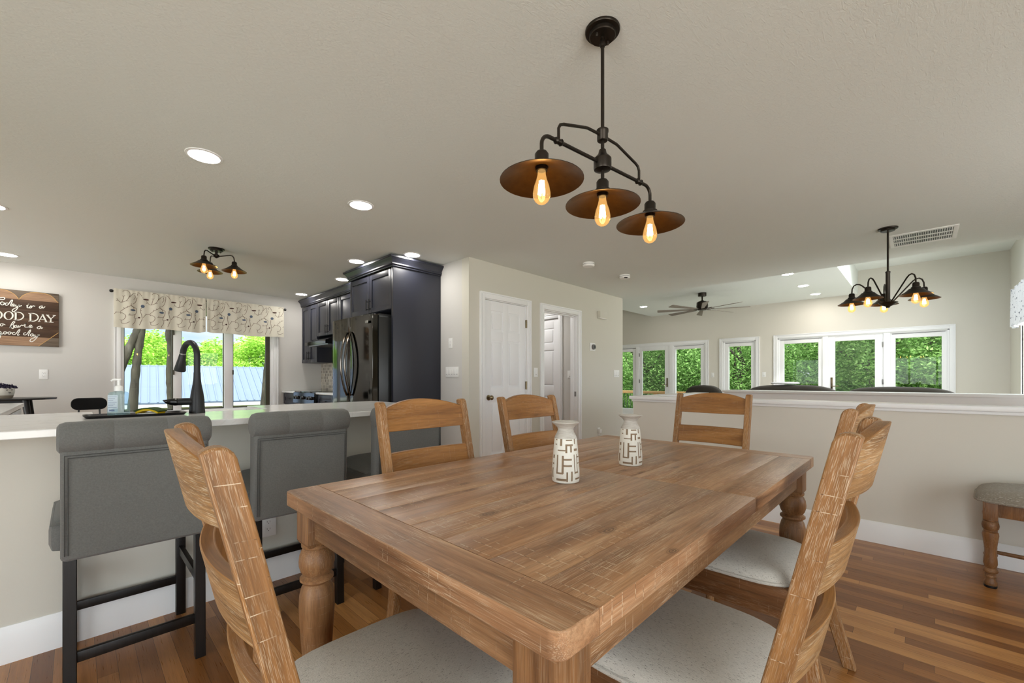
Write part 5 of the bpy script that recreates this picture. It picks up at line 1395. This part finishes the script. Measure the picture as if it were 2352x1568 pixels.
# ================================================================== BREAKFAST CORNER
pt = thing('pub_table', 'dark brown counter-height table under the wooden sign', 'table')
mb = MB(); mb.prism([(-.14, 6.82), (-.14, 7.02), (-.22, 7.16), (-.4, 7.22), (-1.5, 7.22), (-1.65, 7.1), (-1.65, 6.72), (-1.5, 6.6), (-.4, 6.6), (-.22, 6.68)], .880, .898); bev(mb.build('top', M['espresso'], pt), .004)
mb = MB(); mb.box(-1.42, -.36, 6.68, 6.70, .82, .88); mb.box(-1.42, -.36, 7.12, 7.14, .82, .88); mb.box(-1.42, -1.40, 6.7, 7.12, .82, .88); mb.box(-.38, -.36, 6.7, 7.12, .82, .88); mb.build('apron_ring', M['espresso'], pt)
for sx, sy, x, y in ((1, -1, -.36, 6.7), (1, 1, -.36, 7.12), (-1, -1, -1.42, 6.7), (-1, 1, -1.42, 7.12)):
    mb = MB(); mb.tube([(x, y, .88), (x + sx * .10, y + sy * .05, 0)], [.028, .016], 12); mb.build('leg', M['espresso'], pt)
pc = thing('pub_chair', 'black padded low-back chair under the left part of the kitchen window', 'chair', (.118, 6.84, 0))
mb = MB()
mb.prism(rrect(-.152, .152, .738, .877, .06, 6), -.24, -.205, M=Matrix(((1, 0, 0, 0), (0, 0, -1, 0), (0, 1, 0, 0), (0, 0, 0, 1))) @ Matrix.Translation((0, 0, 0)))
bev(mb.build('backrest', M['blackf'], pc), .012, 3, 50)
for sx in (-1, 1):
    mb = MB(); mb.tube([(sx * .085, .215, .78), (sx * .09, .21, .65), (sx * .11, .15, .56)], .008, 8); mb.build('back_support', M['blackp'], pc)
mb = MB(); mb.prism(rrect(-.18, .18, -.16, .18, .06, 6), .56, .61); bev(mb.build('seat', M['blackf'], pc), .012, 3, 50)
for sx in (-1, 1):
    for sy in (-1, 1):
        mb = MB(); mb.tube([(sx * .13, sy * .12, .565), (sx * .18, sy * .17, 0)], [.014, .011], 10); mb.build('leg', M['blackp'], pc)
plt = thing('planter', 'cream face planter with dark purple foliage on the pub table', 'planter', (-.535, 6.84, .898))
mb = MB(); mb.lathe([(0, .03), (.088, .03), (.094, .05), (.098, .075), (.097, .1), (.09, .1), (.088, .06), (0, .06)], n=32); mb.build('pot', M['plantpot'], plt)
mb = MB(); mb.lathe([(0, 0), (.078, 0), (.086, .015), (.09, .032), (0, .032)], n=32); mb.build('woven_base', M['wick'], plt)
mb = MB()
for a_, z_, l_ in ((-1.05, .085, .012), (-.62, .085, .012), (-.82, .058, .018)):
    pts = [(.0985 * math.cos(a_ + q * l_ * 10 / 4 - l_ * 5), .0985 * math.sin(a_ + q * l_ * 10 / 4 - l_ * 5), z_ + (.004 if q in (0, 4) else 0)) for q in range(5)]
    mb.tube(pts, .0028, 6)
mb.build('face_drawing', M['blackp'], plt)
rnd = random.Random(9); mb = MB()
for q in range(420):
    th, r_ = rnd.uniform(0, 2 * PI), .115 * math.sqrt(rnd.random()); z_ = .1 + .05 * (1 - (r_ / .12) ** 2) * rnd.uniform(.3, 1)
    c_ = V((r_ * math.cos(th), r_ * math.sin(th), z_)); d1_ = V((rnd.uniform(-1, 1), rnd.uniform(-1, 1), rnd.uniform(0, 1))).normalized(); d2_ = d1_.orthogonal().normalized(); L_ = rnd.uniform(.014, .03)
    mb.add([c_, c_ + d1_ * L_ * .5 + d2_ * L_ * .3, c_ + d1_ * L_, c_ + d1_ * L_ * .5 - d2_ * L_ * .3], [(0, 1, 2, 3)])
tag(mb.build('foliage', M['purple'], plt, recalc=False), kind='stuff')

# ================================================================== LIVING ROOM SEATING
def soft(mb, x0, x1, y0, y1, z0, z1, e=3.2, sag=0.0, n=28):
    cx, cy, cz = (x0 + x1) / 2, (y0 + y1) / 2, (z0 + z1) / 2
    hx_, hy_, hz_ = (x1 - x0) / 2, (y1 - y0) / 2, (z1 - z0) / 2
    def pw(a, p): return math.copysign(abs(a) ** p, a)
    def fn(u, v):
        th = 2 * PI * u; ph = -PI / 2 + PI * v; p = 2 / e
        x = pw(math.cos(ph), p) * pw(math.cos(th), p); y = pw(math.cos(ph), p) * pw(math.sin(th), p); z = pw(math.sin(ph), p)
        return (cx + hx_ * x, cy + hy_ * y, cz + hz_ * z - sag * (z > 0) * y * y)
    mb.grid(fn, n, n // 2, True)
so = thing('sofa', 'dark grey sofa whose back shows above the second half wall', 'sofa')
mb = MB(); soft(mb, 7.82, 8.85, -.42, 2.2, .02, .48, 6); mb.build('base', M['sofa'], so)
for y0, y1, zt_ in ((.88, 2.18, 1.012), (-.38, .875, .995)):
    mb = MB(); soft(mb, 7.82, 8.15, y0, y1, .42, zt_, 4.2, .03); mb.build('back_cushion', M['sofa'], so)
    mb = MB(); soft(mb, 8.1, 8.85, y0, y1, .40, .58, 4.5); mb.build('seat_cushion', M['sofa'], so)
for y0, y1 in ((-.62, -.40), (2.19, 2.40)):
    mb = MB(); soft(mb, 7.86, 8.85, y0, y1, .02, .68, 5); mb.build('arm', M['sofa'], so)
pw_ = thing('pillow', 'white pillow lying along the top of the sofa back', 'pillow', (7.98, 1.60, 1.014))
mb = MB(); soft(mb, -.12, .12, -.2, .2, 0, .045, 2.6, 0, 24); mb.build('cover', M['pillow'], pw_)
rc = thing('recliner', 'dark grey recliner back to the left of the narrow window', 'armchair')
mb = MB(); soft(mb, 7.85, 8.75, 2.56, 3.2, .02, .5, 6); mb.build('base', M['sofa'], rc)
mb = MB(); soft(mb, 7.86, 8.14, 2.55, 3.21, .42, .995, 3.6, .035); mb.build('back_cushion', M['sofa'], rc)
mb = MB(); soft(mb, 8.1, 8.75, 2.62, 3.14, .42, .56, 4); mb.build('seat_cushion', M['sofa'], rc)
# ================================================================== OUTDOORS
def crown_mesh(mb, n, c, r, leaf, seed, clumps=40):
    rn = random.Random(seed)
    cl = []
    for q in range(clumps):
        while True:
            p = V((rn.uniform(-1, 1), rn.uniform(-1, 1), rn.uniform(-1, 1)))
            if .25 < p.length < 1: break
        cl.append((V((c[0] + p.x * r[0] * .82, c[1] + p.y * r[1] * .82, c[2] + p.z * r[2] * .82)), rn.uniform(.22, .42) * min(r)))
    for q in range(n):
        cc, cr = rn.choice(cl)
        while True:
            p = V((rn.uniform(-1, 1), rn.uniform(-1, 1), rn.uniform(-1, 1)))
            if .1 < p.length < 1: break
        p = cc + p * cr
        d1 = V((rn.uniform(-1, 1), rn.uniform(-1, 1), rn.uniform(-.7, .5))).normalized()
        d2 = d1.cross(V((rn.uniform(-.5, .5), rn.uniform(-.5, .5), 1))).normalized()
        L = leaf * rn.uniform(.6, 1.25)
        nn = d1.cross(d2) * L * .12
        mb.add([p - d1 * L * .5, p + d2 * L * .30 + nn, p + d1 * L * .5, p - d2 * L * .30 + nn], [(0, 1, 2, 3)])
def trunk_mesh(mb, h, r, seed, branches=5):
    rn = random.Random(seed)
    pts = [V((rn.uniform(-.06, .06) * i, rn.uniform(-.06, .06) * i, -.3 + h * i / 6)) for i in range(7)]
    mb.tube(pts, [r * (1.25 - .9 * i / 6) for i in range(7)], 10)
    for q in range(branches):
        i = rn.randint(2, 5); a = rn.uniform(0, 2 * PI); L = rn.uniform(.7, 1.4)
        d = V((math.cos(a), math.sin(a), .8))
        mb.tube([pts[i], pts[i] + d * L * .5, pts[i] + d * L + V((0, 0, .2))], [r * .45, r * .3, r * .1], 7)
def make_tree(label, group, loc, n, c, r, leaf, mat, seed, th=3.2, tr=.10):
    t = thing('tree', label, 'tree', loc, 0, group, 'thing')
    mb = MB(); trunk_mesh(mb, th, tr, seed); mb.build('trunk', M['bark'], t)
    mb = MB(); crown_mesh(mb, n, c, r, leaf, seed); mb.build('crown', mat, t, ang=0, recalc=False)
    return t
def scale_dup(src, loc, rz, s, label, group):
    o = dup(src, loc, rz, label, group); o.scale = (s, s, s); return o
GZ = -.9
LF = 'leafy green tree outside the living room windows'; GF = 'woodland trees outside the living room'
ta = make_tree(LF, GF, (15.2, 1.2, GZ), 15000, (0, 0, 2.5), (1.9, 1.9, 2.5), .105, M['leaf'], 1)
tb = make_tree(LF, GF, (15.8, 4.6, GZ), 15000, (0, 0, 2.6), (2.1, 2.0, 2.6), .10, M['leaf'], 2, 3.4, .14)
rn = random.Random(5)
k_ = 0
for x, ys_ in ((15.0, (-1.9, 7.6, 10.4)), (18.6, (-3.2, -.2, 2.9, 6.2, 9.3, 12.6)), (22.6, (-4, -.9, 2.4, 5.5, 8.8, 12, 15.4, 18.5)), (27.5, (-5, -1.0, 3, 7, 11, 15, 19, 23))):
    for y in ys_:
        scale_dup((ta, tb)[k_ % 2], (x + rn.uniform(-.5, .5), y + rn.uniform(-.4, .4), GZ), rn.uniform(0, 6), (1.0 if x < 16 else 1.15 if x < 20 else 1.35 if x < 25 else 1.7) * rn.uniform(.92, 1.1), LF, GF); k_ += 1
LK = 'bright green tree beyond the metal roofed house'; GK = 'trees behind the neighbouring house'
tk = make_tree(LK, GK, (5.2, 33.5, GZ), 9000, (0, 0, 2.3), (2.4, 2.2, 2.2), .21, M['leaf2'], 11, 3.4, .13)
for x, y, s in ((1.6, 33, 1.02), (-1.8, 34, .98), (8.6, 32.5, 1.10), (12.0, 32, 1.12), (15.4, 31.5, 1.1), (3.4, 38, 1.22), (7.0, 38.5, 1.12), (11.0, 37, 1.35), (15, 37, 1.3), (-.6, 38, 1.1), (19, 33, 1.2), (10.2, 29.8, .8), (6.6, 30.2, .74), (-5.5, 35, 1.2), (-9, 35, 1.1)):
    scale_dup(tk, (x, y, GZ), rn.uniform(0, 6), s, LK, GK)
# near trunks in front of the kitchen window
def at(u, v, Y):
    x, z = onY(u, v, Y); return V((x, Y, z))
def near_tree(label, chains, crown_c, seed):
    t = thing('tree', label, 'tree', (0, 0, 0), 0, 'bare trunks outside the kitchen window', 'thing')
    mb = MB()
    for ch_, rr in chains:
        P_ = [V(p) for p in crom([tuple(p) for p in ch_], 4)]
        R_ = []
        rq = random.Random(seed)
        for i in range(len(P_)):
            f = i / (len(P_) - 1); R_.append((rr[0] * (1 - f) + rr[1] * f) * rq.uniform(.9, 1.12))
        mb.tube(P_, R_, 12)
    mb.build('trunk', M['bark'], t)
    mb = MB(); crown_mesh(mb, 900, crown_c, (1.6, 1.2, 1.2), .2, seed, 18); mb.build('crown', M['leaf'], t, ang=0, recalc=False)
    return t
Yn = 11.0
b_ = at(304, 960, Yn)
near_tree('forked dark tree trunk outside the left kitchen window pane', [([V((b_.x, Yn, GZ - .1)), b_, at(308, 900, Yn), at(312, 850, Yn), at(317, 812, Yn), at(322, 775, Yn), at(333, 720, Yn), at(345, 640, Yn)], (.078, .055)),
     ([at(270, 860, Yn), at(285, 826, Yn), at(296, 800, Yn), at(310, 772, Yn), at(322, 745, Yn), at(345, 690, Yn), at(362, 620, Yn)], (.075, .06))], at(340, 560, Yn), 21)
b_ = at(393, 960, Yn)
near_tree('wavy dark tree trunk beside the left kitchen window mullion', [([V((b_.x, Yn, GZ - .1)), b_, at(391, 900, Yn), at(389, 860, Yn), at(392, 820, Yn), at(391, 790, Yn), at(387, 768, Yn), at(391, 740, Yn), at(392, 660, Yn)], (.060, .05))], at(392, 560, Yn), 22)
b_ = at(603, 955, Yn)
near_tree('leaning tree trunk at the right edge of the kitchen window', [([V((b_.x - .1, Yn, GZ - .1)), b_, at(608, 900, Yn), at(613, 840, Yn), at(618, 790, Yn), at(626, 700, Yn), at(632, 640, Yn)], (.075, .055))], at(640, 560, Yn), 23)
# neighbouring house
nb = thing('house', 'neighbouring house with pale blue metal roof outside the kitchen window', 'house', (1.37, 18.5, 0), math.radians(-5.3), kind='thing')
mb = MB()
x0, x1, dep, ze, zr_ = -13, 18, 2.15, .36, 1.50
sl = math.atan2(zr_ - ze, dep)
RM = Matrix.Translation((0, -.3, ze - .07)) @ Matrix.Rotation(sl, 4, 'X')
Ls = math.hypot(dep + .3, (zr_ - ze) * (dep + .3) / dep)
mb.box(x0, x1, 0, Ls, 0, .05, M=RM)
q = x0
while q <= x1:
    mb.box(q - .02, q + .02, 0, Ls, .05, .075, M=RM); q += .23
RB = Matrix.Translation((0, 2 * dep + .3, ze - .07)) @ Matrix.Rotation(PI, 4, 'Z') @ Matrix.Rotation(sl, 4, 'X')
mb.box(-x1, -x0, 0, Ls, 0, .05, M=RB)
mb.build('roof', M['roof'], nb)
mb = MB(); mb.box(x0, x1, dep - .12, dep + .12, zr_ + .02, zr_ + .09); mb.build('ridge_cap', M['roof'], nb)
mb = MB(); mb.box(x0, x1, -.36, -.28, ze - .20, ze - .08); mb.build('fascia', M['greycab'], nb)
mb = MB(); mb.box(x0 + .4, x1 - .4, 0, 2 * dep, GZ - .1, ze - .1); mb.build('wall', M['tan'], nb)
# deck outside the living room
mb = MB(); mb.box(XL + .15, 12.75, 3.6, 10.5, -.16, -.05); struct(mb.build('deck', M['deckfloor']), 'grey deck outside the left glazed doors', 'deck')
rl = thing('deck_railing', 'pine topped deck railing outside the left glazed doors', 'railing', (12.55, 0, 0))
mb = MB(); mb.box(-.07, .07, 3.7, 10.4, .66, .74, .006); mb.build('top_rail', M['deckw'], rl)
mb = MB(); mb.box(-.02, .02, 3.7, 10.4, .02, .07); mb.build('bottom_rail', M['darkmetal'], rl)
for q in range(4):
    mb = MB(); mb.box(-.045, .045, 3.72 + q * 2.2, 3.81 + q * 2.2, -.05, .66, .004); mb.build('post', M['deckw'], rl)
q = 3.93
while q < 10.4:
    mb = MB(); mb.cyl((0, q, .06), (0, q, .67), .009, n=8); mb.build('baluster', M['darkmetal'], rl); q += .115

# ================================================================== LIGHT
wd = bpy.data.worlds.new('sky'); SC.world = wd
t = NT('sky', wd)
dr_ = t.n('ShaderNodeTexCoord').outputs['Generated']
sx_ = t.n('ShaderNodeSeparateXYZ', {0: dr_}); z_ = sx_.outputs[2]
base_ = t.ramp(z_, [(0.0, (.70, .83, .95, 1)), (.12, (.52, .73, .96, 1)), (.5, (.25, .50, .90, 1)), (1.0, (.16, .36, .80, 1))])
cl_ = t.noise(t.mapping(dr_, (2.2, 2.2, 6.0), (0, 0, 0), (3.1, .4, 0)), 1.6, 6, .55, .3)
sky_ = t.mix(t.math('MULTIPLY', t.smooth(cl_, .36, .56), .95), base_, (.96, .97, 1.0, 1))
gr_ = t.mix(t.smooth(z_, -.03, .0), (.22, .24, .19, 1), sky_)
# sun-side sky and added glow below the horizon, boosted to light the rooms
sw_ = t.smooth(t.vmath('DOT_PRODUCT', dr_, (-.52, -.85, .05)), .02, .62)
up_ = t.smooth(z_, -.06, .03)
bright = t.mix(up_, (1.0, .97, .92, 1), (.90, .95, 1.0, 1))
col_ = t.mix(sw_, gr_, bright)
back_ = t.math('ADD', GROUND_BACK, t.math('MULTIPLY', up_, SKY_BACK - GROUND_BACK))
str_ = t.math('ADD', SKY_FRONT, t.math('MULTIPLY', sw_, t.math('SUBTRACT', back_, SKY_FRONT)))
top_ = t.smooth(z_, .55, .9)  # zenith boosted to light the living room through the added skylight
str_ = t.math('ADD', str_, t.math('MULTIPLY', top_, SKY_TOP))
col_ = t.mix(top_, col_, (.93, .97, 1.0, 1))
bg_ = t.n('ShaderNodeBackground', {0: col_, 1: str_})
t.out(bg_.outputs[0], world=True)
wd.cycles.sampling_method = 'MANUAL'; wd.cycles.sample_map_resolution = 512
sd = bpy.data.lights.new('sun', 'SUN'); sd.energy = SUN; sd.angle = math.radians(1.0); sd.color = (1, .95, .86)
so_ = bpy.data.objects.new('sun', sd); COL.objects.link(so_); so_.rotation_euler = V((.48, .62, -.72)).to_track_quat('-Z', 'Y').to_euler()
def portal(loc, sx, sy, direc):
    l = bpy.data.lights.new('window_portal', 'AREA'); l.shape = 'RECTANGLE'; l.size = sx; l.size_y = sy; l.cycles.is_portal = True
    o = bpy.data.objects.new('window_portal', l); COL.objects.link(o); o.location = loc
    o.rotation_euler = V(direc).to_track_quat('-Z', 'Z').to_euler()
portal((-.5, YS - .13, 1.07), 3.0, 2.05, (0, 1, 0)); portal((3.6, YS - .13, 1.47), 2.0, 1.15, (0, 1, 0))
portal((XW - .13, 0, 1.07), 2.6, 2.05, (1, 0, 0)); portal((XW - .13, 5.2, 1.12), 3.2, 1.95, (1, 0, 0))
portal((1.33, YK + .14, 1.35), 1.83, 1.45, (0, -1, 0)); portal((8.11, -1.21, 1.17), 3.2, 2.25, (0, 1, 0))
portal((8.4, -.03, 3.55), 2.8, 1.65, (0, 0, -1)); portal((XL + .15, 1.0, 1.02), 2.7, 2.0, (-1, 0, 0)); portal((XL + .15, 5.3, 1.02), 2.7, 2.0, (-1, 0, 0)); portal((XL + .15, 3.16, 1.09), .72, 1.86, (-1, 0, 0))

# ================================================================== CAMERA
cam = bpy.data.cameras.new('camera'); co_ = bpy.data.objects.new('camera', cam); COL.objects.link(co_)
co_.location = (0, 0, 1.09); co_.rotation_euler = (PI / 2, 0, math.radians(44.12 - 90))
cam.sensor_width = 36; cam.lens = 973.5 / 2352 * 36; cam.shift_y = 88 / 2352; cam.clip_start = .02; cam.clip_end = 300
SC.camera = co_
SC.view_settings.view_transform = 'Standard'; SC.view_settings.look = 'None'; SC.view_settings.gamma = 1.0
SC.view_settings.use_curve_mapping = False; SC.view_settings.exposure = EXPO
cy = SC.cycles
cy.use_denoising = True; cy.max_bounces = 10; cy.diffuse_bounces = 5; cy.glossy_bounces = 4; cy.transmission_bounces = 6; cy.transparent_max_bounces = 16
cy.sample_clamp_indirect = 6.0; cy.caustics_reflective = False; cy.caustics_refractive = False; cy.use_light_tree = True; cy.blur_glossy = 0.5
